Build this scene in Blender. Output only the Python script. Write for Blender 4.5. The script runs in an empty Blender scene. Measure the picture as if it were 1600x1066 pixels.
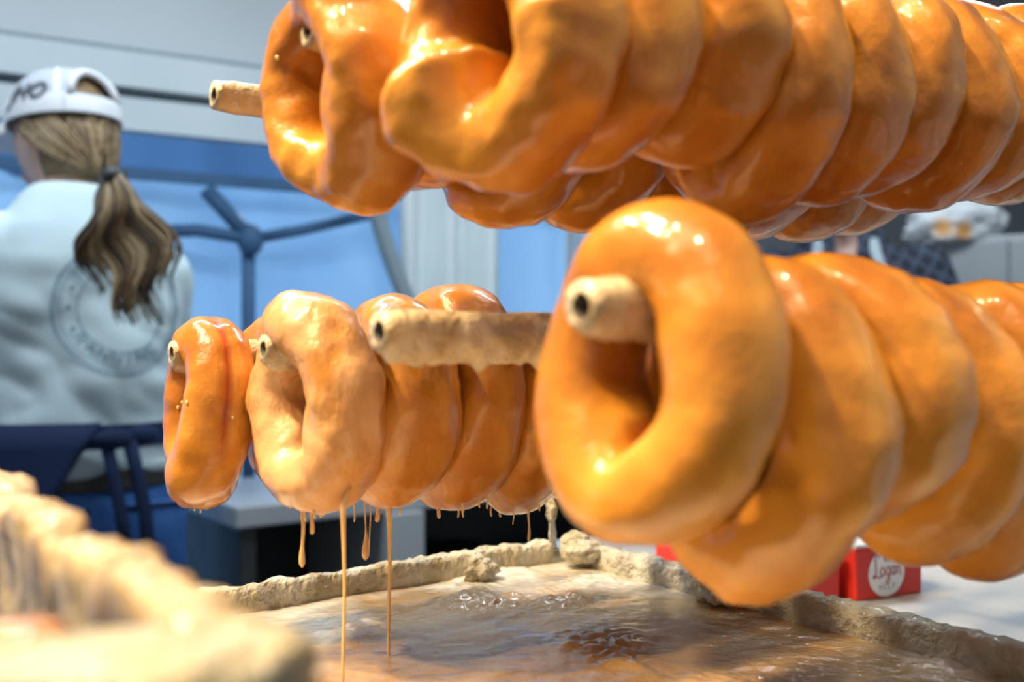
import bpy, bmesh, math, random
import numpy as np
from mathutils import Vector, Matrix, noise
from mathutils.bvhtree import BVHTree

scene = bpy.context.scene
COL = scene.collection
PI = math.pi

# ------------------------------------------------------------------ camera
F = 1555.0                       # focal length in pixels of the 1600 px frame
CAMZ = 1.15
HOR = 550.0                      # image row of the horizon
cam_d = bpy.data.cameras.new('camera')
cam = bpy.data.objects.new('camera', cam_d)
COL.objects.link(cam)
cam.location = (0, 0, CAMZ)
cam.rotation_euler = (PI / 2, 0, 0)
cam_d.sensor_width = 36.0
cam_d.lens = 36.0 * F / 1600
cam_d.shift_y = (HOR - 533) / 1600
cam_d.clip_start = 0.01
cam_d.dof.use_dof = True
cam_d.dof.focus_distance = 0.56
cam_d.dof.aperture_fstop = 6.2
scene.camera = cam

# ------------------------------------------------------------------ world, lights, exposure
world = bpy.data.worlds.new('daylight')
scene.world = world
world.use_nodes = True
wn = world.node_tree.nodes['Background']
wn.inputs['Color'].default_value = (0.72, 0.87, 1.0, 1)
wn.inputs['Strength'].default_value = 0.33


def spot(name, loc, target, watts, size_deg, radius, col, blend=0.4):
    d = bpy.data.lights.new(name, 'SPOT')
    d.energy = watts
    d.spot_size = math.radians(size_deg)
    d.spot_blend = blend
    d.shadow_soft_size = radius
    d.color = col
    o = bpy.data.objects.new(name, d)
    COL.objects.link(o)
    o.location = loc
    o.rotation_euler = (Vector(target) - Vector(loc)).to_track_quat('-Z', 'Y').to_euler()
    return o


WARM = (1.0, 0.76, 0.46)
for k, (lx, ly, lz, w) in enumerate([(-0.95, 0.12, 2.25, 84), (-0.85, 0.48, 2.25, 86),
                                     (-0.50, 0.22, 2.28, 66), (-0.60, -0.10, 2.28, 40),
                                     (0.28, -0.02, 2.30, 40), (-0.10, 0.02, 2.30, 36)]):
    front = k >= 4
    spot('track_spot_light', (lx, ly, lz), (0.12, 0.36, 1.18) if front else (0.08, 0.45, 1.12), w, 26 if front else 44, 0.035, WARM,
         0.6 if front else 0.4)

# low sun outside, behind the tarp: makes the cloth glow
sd = bpy.data.lights.new('sun', 'SUN')
sd.energy = 5.6
sd.angle = 0.02
sd.color = (1.0, 0.97, 0.92)
so = bpy.data.objects.new('sun', sd)
COL.objects.link(so)
so.rotation_euler = Vector((-0.35, -0.80, -0.62)).to_track_quat('-Z', 'Y').to_euler()
# cool fill lights added overhead to brighten the back area
for (ax, ay, aw) in ((-0.75, 1.25, 20), (0.75, 1.75, 24)):
    ad_ = bpy.data.lights.new('back_area_fill_light', 'AREA')
    ad_.shape = 'RECTANGLE'
    ad_.size = 1.2
    ad_.size_y = 0.16
    ad_.energy = aw
    ad_.color = (0.80, 0.92, 1.0)
    ao = bpy.data.objects.new('back_area_fill_light', ad_)
    COL.objects.link(ao)
    ao.location = (ax, ay, 2.43)
    ao.rotation_euler = (0, 0, 0.5)

scene.view_settings.view_transform = 'Standard'
scene.view_settings.look = 'None'
scene.view_settings.gamma = 1
scene.view_settings.use_curve_mapping = False
scene.view_settings.exposure = 0.0
scene.cycles.use_denoising = True
scene.cycles.max_bounces = 5
scene.cycles.diffuse_bounces = 3
scene.cycles.glossy_bounces = 3
scene.cycles.sample_clamp_indirect = 6

# ------------------------------------------------------------------ axes of the glazing station
R3 = Vector((0.804, 0.594, 0)).normalized()     # along the rods, away from the camera
E3 = Vector((R3.y, -R3.x, 0))                   # across the rods, towards the camera
UP = Vector((0, 0, 1))


def P(px, py, d):
    return Vector(((px - 800) / F * d, d, CAMZ - (py - HOR) / F * d))


def RE(r, e, z):
    v = R3 * r + E3 * e
    return Vector((v.x, v.y, z))


RANG = math.atan2(R3.y, R3.x)

# ------------------------------------------------------------------ materials


def new_mat(name):
    m = bpy.data.materials.new(name)
    m.use_nodes = True
    nt = m.node_tree
    b = nt.nodes['Principled BSDF']
    return m, nt, b


def N(nt, t, **kw):
    n = nt.nodes.new(t)
    for k, v in kw.items():
        if k in n.inputs:
            n.inputs[k].default_value = v
        else:
            setattr(n, k, v)
    return n


def mixcol(nt, fac, a, b):
    m = nt.nodes.new('ShaderNodeMix')
    m.data_type = 'RGBA'
    if isinstance(fac, (int, float)):
        m.inputs[0].default_value = fac
    else:
        nt.links.new(fac, m.inputs[0])
    for idx, c in ((6, a), (7, b)):
        if isinstance(c, tuple):
            m.inputs[idx].default_value = (*c, 1) if len(c) == 3 else c
        else:
            nt.links.new(c, m.inputs[idx])
    return m.outputs[2]


def ramp(nt, src, lo, hi):
    r = nt.nodes.new('ShaderNodeMapRange')
    r.inputs[1].default_value = lo
    r.inputs[2].default_value = hi
    nt.links.new(src, r.inputs[0])
    return r.outputs[0]


def noise_out(nt, scale, detail=3, rough=0.5, vec='Object', stretch=None):
    tc = nt.nodes.new('ShaderNodeTexCoord')
    n = N(nt, 'ShaderNodeTexNoise', Scale=scale, Detail=detail, Roughness=rough)
    src = tc.outputs[vec]
    if stretch:
        mp = nt.nodes.new('ShaderNodeMapping')
        mp.inputs['Scale'].default_value = stretch
        nt.links.new(src, mp.inputs[0])
        src = mp.outputs[0]
    nt.links.new(src, n.inputs['Vector'])
    return n.outputs[0]


def bump(nt, b, src, strength, dist=0.01):
    bp = nt.nodes.new('ShaderNodeBump')
    bp.inputs['Strength'].default_value = strength
    bp.inputs['Distance'].default_value = dist
    nt.links.new(src, bp.inputs['Height'])
    nt.links.new(bp.outputs[0], b.inputs['Normal'])
    return bp


def simple(name, col, rough=0.6, col2=None, scale=8, spec=0.5, bump_s=0, bump_scale=60, metal=0,
           coat=0, stretch=None, sss=0, detail=3, lo=0.35, hi=0.65):
    m, nt, b = new_mat(name)
    b.inputs['Roughness'].default_value = rough
    b.inputs['Specular IOR Level'].default_value = spec
    b.inputs['Metallic'].default_value = metal
    b.inputs['Coat Weight'].default_value = coat
    b.inputs['Coat Roughness'].default_value = 0.08
    if sss:
        b.inputs['Subsurface Weight'].default_value = sss
        b.inputs['Subsurface Radius'].default_value = (1, 0.5, 0.25)
        b.inputs['Subsurface Scale'].default_value = 0.008
    if col2:
        f = ramp(nt, noise_out(nt, scale, detail, stretch=stretch), lo, hi)
        nt.links.new(mixcol(nt, f, col, col2), b.inputs['Base Color'])
    else:
        b.inputs['Base Color'].default_value = (*col, 1)
    if bump_s:
        bump(nt, b, noise_out(nt, bump_scale, 4, stretch=stretch), bump_s)
    return m


def donut_mat(name, glaze_lo, glaze_hi, gcol=(0.78, 0.40, 0.11), dark=(0.32, 0.088, 0.006), gold=(0.69, 0.295, 0.036)):
    m, nt, b = new_mat(name)
    n1 = ramp(nt, noise_out(nt, 16, 5), 0.30, 0.70)
    base = mixcol(nt, n1, dark, gold)
    at = N(nt, 'ShaderNodeAttribute', attribute_name='rim')
    base = mixcol(nt, at.outputs['Fac'], base, (0.80, 0.42, 0.085))
    cr = N(nt, 'ShaderNodeAttribute', attribute_name='crease')
    base = mixcol(nt, cr.outputs['Fac'], base, (0.33, 0.05, 0.012))
    # coat of sugar glaze, thicker in drained patches and in vertical runs
    gl = N(nt, 'ShaderNodeAttribute', attribute_name='glaze')
    g1 = noise_out(nt, 30, 4, 0.55, stretch=(1.5, 1.5, 0.6))
    ad = nt.nodes.new('ShaderNodeMath')
    ad.operation = 'ADD'
    nt.links.new(g1, ad.inputs[0])
    nt.links.new(gl.outputs['Fac'], ad.inputs[1])
    gm = ramp(nt, ad.outputs[0], glaze_lo, glaze_hi)
    base = mixcol(nt, gm, base, gcol)
    nt.links.new(base, b.inputs['Base Color'])
    b.inputs['Roughness'].default_value = 0.28
    b.inputs['Coat Weight'].default_value = 0.7
    b.inputs['Specular IOR Level'].default_value = 0.3
    b.inputs['Coat Roughness'].default_value = 0.07
    b.inputs['Coat IOR'].default_value = 1.4
    ht = nt.nodes.new('ShaderNodeMath')
    ht.operation = 'ADD'
    nt.links.new(noise_out(nt, 85, 6, 0.62), ht.inputs[0])
    nt.links.new(gm, ht.inputs[1])
    bump(nt, b, ht.outputs[0], 0.34, 0.003)
    return m


M = {}
M['donut'] = donut_mat('fried_dough_glazed', 0.80, 1.10)
M['donut_wet'] = donut_mat('fried_dough_wet_glaze', 0.54, 0.78, (0.70, 0.36, 0.11))
M['donut_coat'] = donut_mat('fried_dough_thick_glaze', 0.34, 0.58, (0.68, 0.38, 0.17))
M['drip'] = simple('tan_glaze_drip', (0.80, 0.52, 0.23), 0.2, coat=0.6, sss=0.2)
M['rod'] = simple('glaze_coated_rod', (0.70, 0.59, 0.41), 0.35, (0.44, 0.32, 0.17), 55, coat=0.35, bump_s=0.5, bump_scale=120)
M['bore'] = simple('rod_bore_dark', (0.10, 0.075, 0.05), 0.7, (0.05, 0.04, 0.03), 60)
M['crust'] = simple('dried_glaze_crust', (0.54, 0.51, 0.43), 0.5, (0.38, 0.32, 0.19), 45, coat=0.2, bump_s=0.7, bump_scale=150)
M['crust_run'] = simple('dried_glaze_runs', (0.50, 0.39, 0.23), 0.45, (0.29, 0.185, 0.07), 60, coat=0.25, bump_s=0.6,
                        bump_scale=110, stretch=(1, 1, 0.18))
M['steel'] = simple('dull_steel', (0.55, 0.56, 0.57), 0.35, (0.42, 0.43, 0.44), 30, metal=0.9)
M['white_laminate'] = simple('white_laminate', (0.42, 0.435, 0.46), 0.35, (0.38, 0.395, 0.42), 6)
M['red_card'] = simple('red_printed_card', (0.62, 0.025, 0.012), 0.45, (0.55, 0.02, 0.01), 20)
M['white_card'] = simple('white_card', (0.80, 0.79, 0.78), 0.5, (0.76, 0.75, 0.74), 20)
M['ink_red'] = simple('dark_red_ink', (0.45, 0.02, 0.03), 0.5, (0.40, 0.02, 0.03), 30)
M['ink_grey'] = simple('pale_grey_ink', (0.30, 0.24, 0.24), 0.5, (0.36, 0.30, 0.30), 30)
M['skin'] = simple('skin', (0.76, 0.46, 0.35), 0.5, (0.70, 0.40, 0.30), 14, sss=0.1)
M['skin2'] = simple('skin_tan', (0.42, 0.23, 0.17), 0.5, (0.37, 0.20, 0.15), 14, sss=0.1)
M['eye'] = simple('eye_white', (0.8, 0.8, 0.8), 0.2, (0.75, 0.75, 0.75), 10)
M['cotton'] = simple('pale_blue_cotton', (0.62, 0.75, 0.79), 0.85, (0.57, 0.70, 0.75), 10, spec=0.2, bump_s=0.15, bump_scale=400)
M['denim'] = simple('blue_denim', (0.055, 0.16, 0.44), 0.8, (0.03, 0.10, 0.31), 12, spec=0.2, bump_s=0.2, bump_scale=500)
M['navy'] = simple('navy_apron_cloth', (0.010, 0.020, 0.060), 0.8, (0.015, 0.028, 0.085), 10, spec=0.25)
M['leather'] = simple('dark_belt_leather', (0.025, 0.022, 0.02), 0.5, (0.04, 0.035, 0.03), 30)
M['capw'] = simple('white_cap_twill', (0.82, 0.83, 0.87), 0.8, (0.78, 0.79, 0.84), 30, spec=0.2)
M['capmesh'] = simple('white_cap_mesh', (0.50, 0.54, 0.61), 0.85, (0.58, 0.62, 0.69), 420, spec=0.2, bump_s=0.3, bump_scale=500)
M['ink_navy'] = simple('faded_navy_print', (0.13, 0.23, 0.31), 0.85, (0.24, 0.37, 0.46), 90, spec=0.2)
M['ink_dark'] = simple('dark_grey_embroidery', (0.09, 0.09, 0.11), 0.8, (0.16, 0.16, 0.18), 120, spec=0.2)
M['iron'] = simple('black_iron', (0.012, 0.012, 0.014), 0.5, (0.02, 0.02, 0.022), 20)
M['darkgrey'] = simple('dark_grey_plastic', (0.035, 0.036, 0.038), 0.5, (0.05, 0.05, 0.05), 12)
M['paper'] = simple('white_paper', (0.80, 0.82, 0.84), 0.7, (0.76, 0.78, 0.81), 16)
M['strap'] = simple('dark_blue_strap', (0.035, 0.10, 0.21), 0.7, (0.05, 0.13, 0.26), 10)
M['apron_grey'] = simple('grey_apron_cloth', (0.36, 0.42, 0.46), 0.8, (0.30, 0.36, 0.40), 20, spec=0.2)
M['wall_white'] = simple('white_painted_panel', (0.60, 0.65, 0.68), 0.55, (0.55, 0.60, 0.63), 2)
M['wall_grey'] = simple('grey_painted_wall', (0.17, 0.185, 0.205), 0.7, (0.15, 0.165, 0.185), 3)
M['floor'] = simple('dark_rubber_floor', (0.06, 0.06, 0.062), 0.8, (0.045, 0.045, 0.048), 9)
M['trim'] = simple('pale_painted_trim', (0.62, 0.69, 0.72), 0.45, (0.56, 0.63, 0.67), 4)
M['trim_dark'] = simple('grey_rubber_seal', (0.22, 0.29, 0.33), 0.6, (0.26, 0.33, 0.37), 6)


def tarp_mat(name, c1, c2):
    m, nt, b = new_mat(name)
    out = nt.nodes['Material Output']
    f = ramp(nt, noise_out(nt, 2.2, 3, stretch=(1.5, 1.5, 0.7)), 0.3, 0.7)
    c = mixcol(nt, f, c1, c2)
    d = nt.nodes.new('ShaderNodeBsdfDiffuse')
    t = nt.nodes.new('ShaderNodeBsdfTranslucent')
    nt.links.new(c, d.inputs[0])
    nt.links.new(c, t.inputs[0])
    mx = nt.nodes.new('ShaderNodeMixShader')
    mx.inputs[0].default_value = 0.72
    nt.links.new(d.outputs[0], mx.inputs[1])
    nt.links.new(t.outputs[0], mx.inputs[2])
    nt.links.new(mx.outputs[0], out.inputs[0])
    nt.nodes.remove(b)
    return m


M['tarp_up'] = tarp_mat('blue_tarp', (0.27, 0.46, 0.72), (0.33, 0.53, 0.80))
M['tarp_lo'] = tarp_mat('pale_blue_tarp', (0.44, 0.67, 0.93), (0.54, 0.76, 0.98))
M['curtain'] = simple('white_curtain', (0.78, 0.86, 0.88), 0.8, (0.72, 0.80, 0.83), 5)


def hair_mat():
    m, nt, b = new_mat('brown_blonde_hair')
    at = N(nt, 'ShaderNodeAttribute', attribute_name='tone')
    r = nt.nodes.new('ShaderNodeValToRGB')
    e = r.color_ramp.elements
    e[0].color = (0.055, 0.034, 0.02, 1)
    e[1].color = (0.50, 0.36, 0.20, 1)
    k = e.new(0.5)
    k.color = (0.22, 0.135, 0.06, 1)
    nt.links.new(at.outputs['Fac'], r.inputs[0])
    nt.links.new(r.outputs[0], b.inputs['Base Color'])
    b.inputs['Roughness'].default_value = 0.45
    return m


M['hair'] = hair_mat()
M['hair_dark'] = simple('dark_hair', (0.03, 0.02, 0.014), 0.5, (0.06, 0.04, 0.025), 40, stretch=(1, 1, 0.2))


def plaid_mat():
    m, nt, b = new_mat('dark_plaid_flannel')
    tc = nt.nodes.new('ShaderNodeTexCoord')
    cols = None
    base = (0.010, 0.013, 0.026)
    for ax, ang in (('X', 0.5), ('Z', 0.5)):
        mp = nt.nodes.new('ShaderNodeMapping')
        mp.inputs['Rotation'].default_value = (0, ang, 0)
        nt.links.new(tc.outputs['Object'], mp.inputs[0])
        w = N(nt, 'ShaderNodeTexWave', Scale=9.5, Distortion=1.2)
        w.bands_direction = ax
        nt.links.new(mp.outputs[0], w.inputs[0])
        f = ramp(nt, w.outputs[1], 0.78, 0.95)
        cols = mixcol(nt, f, cols if cols else base, (0.045, 0.06, 0.10))
    nt.links.new(cols, b.inputs['Base Color'])
    b.inputs['Roughness'].default_value = 0.85
    return m


M['plaid'] = plaid_mat()


def bag_mat():
    m, nt, b = new_mat('white_paper_with_orange_stains')
    tc = nt.nodes.new('ShaderNodeTexCoord')
    mn = None
    for c_ in ((-.065, -.075, -.02), (-.012, -.085, -.03)):
        dn_ = N(nt, 'ShaderNodeVectorMath', operation='DISTANCE')
        nt.links.new(tc.outputs['Object'], dn_.inputs[0])
        dn_.inputs[1].default_value = c_
        if mn is None:
            mn = dn_.outputs['Value']
        else:
            mi = N(nt, 'ShaderNodeMath', operation='MINIMUM')
            nt.links.new(mn, mi.inputs[0])
            nt.links.new(dn_.outputs['Value'], mi.inputs[1])
            mn = mi.outputs[0]
    f = ramp(nt, mn, 0.040, 0.012)
    nt.links.new(mixcol(nt, f, (0.82, 0.84, 0.87), (0.72, 0.33, 0.08)), b.inputs['Base Color'])
    b.inputs['Roughness'].default_value = 0.6
    return m


M['bag'] = bag_mat()



def pool_mat():
    m, nt, b = new_mat('glaze_pool_cream')
    tc = nt.nodes.new('ShaderNodeTexCoord')
    n1 = noise_out(nt, 8, 6, 0.6)
    # blends to a darker brown around the middle, edge broken up by noise
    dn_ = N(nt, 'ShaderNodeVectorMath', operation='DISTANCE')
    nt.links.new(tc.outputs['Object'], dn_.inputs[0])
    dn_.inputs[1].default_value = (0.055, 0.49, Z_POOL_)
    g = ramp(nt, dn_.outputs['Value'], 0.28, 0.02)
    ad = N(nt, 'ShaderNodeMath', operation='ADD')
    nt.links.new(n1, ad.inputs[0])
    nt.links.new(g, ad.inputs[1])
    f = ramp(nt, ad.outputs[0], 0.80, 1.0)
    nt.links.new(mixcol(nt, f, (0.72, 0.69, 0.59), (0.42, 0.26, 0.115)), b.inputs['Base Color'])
    b.inputs['Roughness'].default_value = 0.14
    b.inputs['Coat Weight'].default_value = 0.6
    b.inputs['Coat Roughness'].default_value = 0.06
    bump(nt, b, noise_out(nt, 75, 5, 0.6), 0.35)
    return m


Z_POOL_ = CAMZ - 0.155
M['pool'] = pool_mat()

# ------------------------------------------------------------------ mesh helpers


def link(name, verts, faces, mat, parent=None, smooth=True, loc=None):
    me = bpy.data.meshes.new(name)
    me.from_pydata([tuple(v) for v in verts], [], faces)
    me.update()
    if smooth:
        me.polygons.foreach_set('use_smooth', [True] * len(me.polygons))
    if mat is not None:
        me.materials.append(mat)
    o = bpy.data.objects.new(name, me)
    COL.objects.link(o)
    if parent is not None:
        o.parent = parent
    if loc is not None:
        o.location = loc
    return o


def thing(name, label, cat, loc=(0, 0, 0), rotz=0, group=None):
    o = bpy.data.objects.new(name, None)
    o.empty_display_size = 0.02
    COL.objects.link(o)
    o.location = loc
    o.rotation_euler = (0, 0, rotz)
    o['label'] = label
    o['category'] = cat
    if group:
        o['group'] = group
    return o


def tag(o, label, cat, group=None, kind=None):
    o['label'] = label
    o['category'] = cat
    if group:
        o['group'] = group
    if kind:
        o['kind'] = kind
    return o


def struct(o, label, cat):
    o['kind'] = 'structure'
    o['label'] = label
    o['category'] = cat
    return o


class MB:
    """collects closed shapes into one mesh"""

    def __init__(self):
        self.v = []
        self.f = []

    def add(self, vs, fs):
        n = len(self.v)
        self.v += [Vector(p) for p in vs]
        self.f += [tuple(i + n for i in q) for q in fs]

    def box(self, c, s, rz=0, tilt=None):
        hx, hy, hz = s[0] / 2, s[1] / 2, s[2] / 2
        m = Matrix.Rotation(rz, 3, 'Z')
        if tilt is not None:
            m = tilt
        vs = [Vector(c) + m @ Vector((x, y, z)) for x in (-hx, hx) for y in (-hy, hy) for z in (-hz, hz)]
        self.add(vs, [(0, 1, 3, 2), (4, 6, 7, 5), (0, 4, 5, 1), (2, 3, 7, 6), (0, 2, 6, 4), (1, 5, 7, 3)])

    def tube(self, pts, radii, n=8, flat=None, ends=True):
        pts = [Vector(p) for p in pts]
        k = len(pts)
        if not hasattr(radii, '__len__'):
            radii = [radii] * k
        vs = []
        ref = None
        for i, p in enumerate(pts):
            t = (pts[min(i + 1, k - 1)] - pts[max(i - 1, 0)]).normalized()
            if ref is None:
                ref = Vector((0, 0, 1)) if abs(t.z) < 0.9 else Vector((0, 1, 0))
            a = (ref - t * ref.dot(t)).normalized()
            ref = a
            b = t.cross(a)
            for j in range(n):
                an = 2 * PI * j / n
                vs.append(p + (a * math.cos(an) * (flat or 1) + b * math.sin(an)) * radii[i])
        fs = []
        for i in range(k - 1):
            for j in range(n):
                j2 = (j + 1) % n
                fs.append((i * n + j, i * n + j2, (i + 1) * n + j2, (i + 1) * n + j))
        if ends:
            fs.append(tuple(range(n - 1, -1, -1)))
            fs.append(tuple((k - 1) * n + j for j in range(n)))
        self.add(vs, fs)

    def capsule(self, p0, r0, p1, r1, n=14):
        p0, p1 = Vector(p0), Vector(p1)
        d = (p1 - p0)
        L = d.length
        t = d.normalized() if L > 1e-6 else Vector((0, 0, 1))
        pts, rad = [], []
        for a in (0.08, 0.35, 0.65, 1.0):
            pts.append(p0 - t * r0 * math.cos(a * PI / 2)); rad.append(max(r0 * math.sin(a * PI / 2), r0 * 0.12))
        for a in (1.0, 0.65, 0.35, 0.08):
            pts.append(p1 + t * r1 * math.cos(a * PI / 2)); rad.append(max(r1 * math.sin(a * PI / 2), r1 * 0.12))
        # rings must share one frame
        ref = Vector((0, 0, 1)) if abs(t.z) < 0.9 else Vector((0, 1, 0))
        a_ = (ref - t * ref.dot(t)).normalized()
        b_ = t.cross(a_)
        vs = []
        for p, r in zip(pts, rad):
            for j in range(n):
                an = 2 * PI * j / n
                vs.append(p + (a_ * math.cos(an) + b_ * math.sin(an)) * r)
        fs = []
        k = len(pts)
        for i in range(k - 1):
            for j in range(n):
                j2 = (j + 1) % n
                fs.append((i * n + j, i * n + j2, (i + 1) * n + j2, (i + 1) * n + j))
        fs.append(tuple(range(n - 1, -1, -1)))
        fs.append(tuple((k - 1) * n + j for j in range(n)))
        self.add(vs, fs)

    def ellipsoid(self, c, s, nu=24, nv=16, fn=None):
        vs, fs = [], []
        c = Vector(c)
        for i in range(nv + 1):
            ph = PI * (i + 0.02) / (nv + 0.04) - PI / 2
            for j in range(nu):
                th = 2 * PI * j / nu
                p = Vector((math.cos(ph) * math.cos(th), math.cos(ph) * math.sin(th), math.sin(ph)))
                if fn:
                    p = fn(p)
                vs.append(c + Vector((p.x * s[0], p.y * s[1], p.z * s[2])))
        for i in range(nv):
            for j in range(nu):
                j2 = (j + 1) % nu
                fs.append((i * nu + j, i * nu + j2, (i + 1) * nu + j2, (i + 1) * nu + j))
        fs.append(tuple(range(nu - 1, -1, -1)))
        fs.append(tuple(nv * nu + j for j in range(nu)))
        self.add(vs, fs)

    def loft(self, rings, n=40, power=2.2):
        """rings: (z, cx, cy, half width, half depth)"""
        vs, fs = [], []
        for (z, cx, cy, w, d) in rings:
            for j in range(n):
                a = 2 * PI * j / n
                c, s = math.cos(a), math.sin(a)
                x = math.copysign(abs(c) ** (2 / power), c)
                y = math.copysign(abs(s) ** (2 / power), s)
                vs.append(Vector((cx + w * x, cy + d * y, z)))
        k = len(rings)
        for i in range(k - 1):
            for j in range(n):
                j2 = (j + 1) % n
                fs.append((i * n + j, i * n + j2, (i + 1) * n + j2, (i + 1) * n + j))
        fs.append(tuple(range(n - 1, -1, -1)))
        fs.append(tuple((k - 1) * n + j for j in range(n)))
        self.add(vs, fs)

    def build(self, name, mat, parent=None, smooth=True, loc=None):
        return link(name, self.v, self.f, mat, parent, smooth, loc)


def bevel(o, w, seg=2):
    m = o.modifiers.new('bevel', 'BEVEL')
    m.width = w
    m.segments = seg
    m.limit_method = 'ANGLE'
    m.angle_limit = math.radians(40)
    return o


def remesh(o, size, smooth_it=0):
    m = o.modifiers.new('r', 'REMESH')
    m.mode = 'VOXEL'
    m.voxel_size = size
    if smooth_it:
        s = o.modifiers.new('s', 'SMOOTH')
        s.iterations = smooth_it
        s.factor = 0.5
    dg = bpy.context.evaluated_depsgraph_get()
    me = bpy.data.meshes.new_from_object(o.evaluated_get(dg))
    mats = list(o.data.materials)
    o.modifiers.clear()
    o.data = me
    me.materials.clear()
    for mt in mats:
        me.materials.append(mt)
    me.polygons.foreach_set('use_smooth', [True] * len(me.polygons))
    return o


def nz(v, s, seed=0):
    return noise.noise(Vector(v) * s + Vector((seed * 3.17, seed * 1.31, seed * 7.7)))


# ================================================================== the room
# the far wall runs roughly parallel to the rods
W0 = Vector((-1.245, 2.2, 0))
WD = Vector((0.88, 0.475, 0)).normalized()
WN = Vector((WD.y, -WD.x, 0))          # towards the camera
WANG = math.atan2(WD.y, WD.x)


def WP(px, py, off=0.0):
    """point of the far wall plane (off metres in front of it) seen in that direction"""
    d = Vector(((px - 800) / F, 1, -(py - HOR) / F))
    o = Vector((0, 0, CAMZ))
    base = W0 + WN * off
    t = (base - o).dot(WN) / d.dot(WN)
    return o + d * t


def wu(p):
    return (Vector((p.x, p.y, 0)) - W0).dot(WD)


def wall_box(name, u0, u1, z0, z1, t, off, mat, parent=None):
    b = MB()
    c = W0 + WD * ((u0 + u1) / 2) + WN * (off + t / 2)
    b.box((c.x, c.y, (z0 + z1) / 2), (u1 - u0, t, z1 - z0), WANG)
    return b.build(name, mat, parent, smooth=False)


def floor_ceiling():
    b = MB()
    b.box((0.6, 1.4, -0.03), (9, 9, 0.06))
    struct(b.build('floor', M['floor'], smooth=False), 'dark grey rubber floor of the tent', 'floor')
    b = MB()
    cc_ = W0 + WD * 1.6 + WN * 1.3
    b.box((cc_.x, cc_.y, 2.48), (7.2, 2.6, 0.04), WANG)
    struct(b.build('ceiling', M['wall_white'], smooth=False), 'pale grey ceiling panel above the far wall', 'ceiling')


floor_ceiling()
u_post = wu(WP(893, 400))
z_head = 1.690
struct(wall_box('wall_upper', -2.0, u_post, z_head, 2.46, 0.05, 0.0, M['wall_white']), 'pale grey upper wall above the header trim', 'wall')
struct(wall_box('wall_right', u_post, 5.2, 0, 2.46, 0.05, 0.0, M['wall_grey']), 'grey wall behind the white cabinet', 'wall')


def tarp(name, u0, u1, z0, z1, mat, label, seed):
    vs, fs = [], []
    nu, nv = 90, 40
    for i in range(nv + 1):
        for j in range(nu + 1):
            u = u0 + (u1 - u0) * j / nu
            z = z0 + (z1 - z0) * i / nv
            off = -0.02 + 0.025 * nz((u * 2.6, 0, z * 0.9), 1.0, seed) + 0.012 * nz((u * 9, 0, z * 1.5), 1, seed)
            p = W0 + WD * u + WN * off
            vs.append((p.x, p.y, z))
    for i in range(nv):
        for j in range(nu):
            a = i * (nu + 1) + j
            fs.append((a, a + 1, a + nu + 2, a + nu + 1))
    o = link(name, vs, fs, mat)
    m = o.modifiers.new('t', 'SOLIDIFY')
    m.thickness = 0.002
    return struct(o, label, 'wall')


z_rail = WP(330, 284).z
tarp('wall_back', -2.0, u_post, z_rail, z_head, M['tarp_up'], 'blue tarp panel glowing with daylight below the header', 3)
tarp('wall_back_lower', -2.0, u_post, 0.0, z_rail, M['tarp_lo'], 'paler blue tarp wall below the dark rail', 8)

# header trim: stepped mouldings
struct(wall_box('trim_1', -2.0, u_post, z_head - 0.03, z_head + 0.045, 0.05, 0.05, M['trim']), 'pale header moulding above the blue tarp', 'trim')
struct(wall_box('trim_2', -2.0, u_post, z_head + 0.047, z_head + 0.062, 0.03, 0.05, M['trim_dark']), 'thin dark seal line along the header', 'trim')
struct(wall_box('trim_3', -2.0, u_post, z_head + 0.064, z_head + 0.145, 0.07, 0.05, M['trim']), 'wide pale header board above the seal line', 'trim')
struct(wall_box('trim_4', -2.0, u_post, z_head + 0.147, z_head + 0.165, 0.03, 0.05, M['trim_dark']), 'upper dark strip of the header', 'trim')  # solid dark strip above the wide header board
struct(wall_box('trim_5', -2.0, u_post, z_rail - 0.012, z_rail + 0.014, 0.025, 0.01, M['strap']), 'dark rail between the two tarp panels', 'trim')

# folding tent frame against the tarp
tf = thing('tent_frame', 'dark blue folding tent frame struts against the tarp', 'tent frame', W0 + WD * 0.8)
inv = Matrix.Translation(-tf.location)


def strut(name, pts, r, mat=None):
    b = MB()
    b.tube([inv @ WP(x, y, 0.03 + 0.012 * i) for i, (x, y) in enumerate(pts)], r, 10)
    return b.build(name, mat or M['strap'], tf)


strut('strut', [(322, 296), (358, 336), (396, 376)], 0.020)
strut('strut', [(232, 362), (310, 360), (392, 374)], 0.016)
strut('strut', [(392, 374), (470, 360), (600, 330)], 0.014)
strut('pole', [(388, 368), (388, 600), (388, 1040)], 0.017)
bb = MB()
bb.ellipsoid(inv @ WP(391, 375, 0.05), (0.033, 0.033, 0.04))
bb.build('joint', M['strap'], tf)

cb = MB()
cb.tube([WP(x - 6, y, 0.16) for x, y in [(560, 225), (585, 300), (603, 362), (618, 410), (640, 465), (655, 540), (660, 700), (662, 1000)]], 0.022, 10)
tag(cb.build('cable', M['trim_dark']), 'thick dark cable curving down the tarp left of the white curtain', 'cable')

# pleated white curtain


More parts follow.
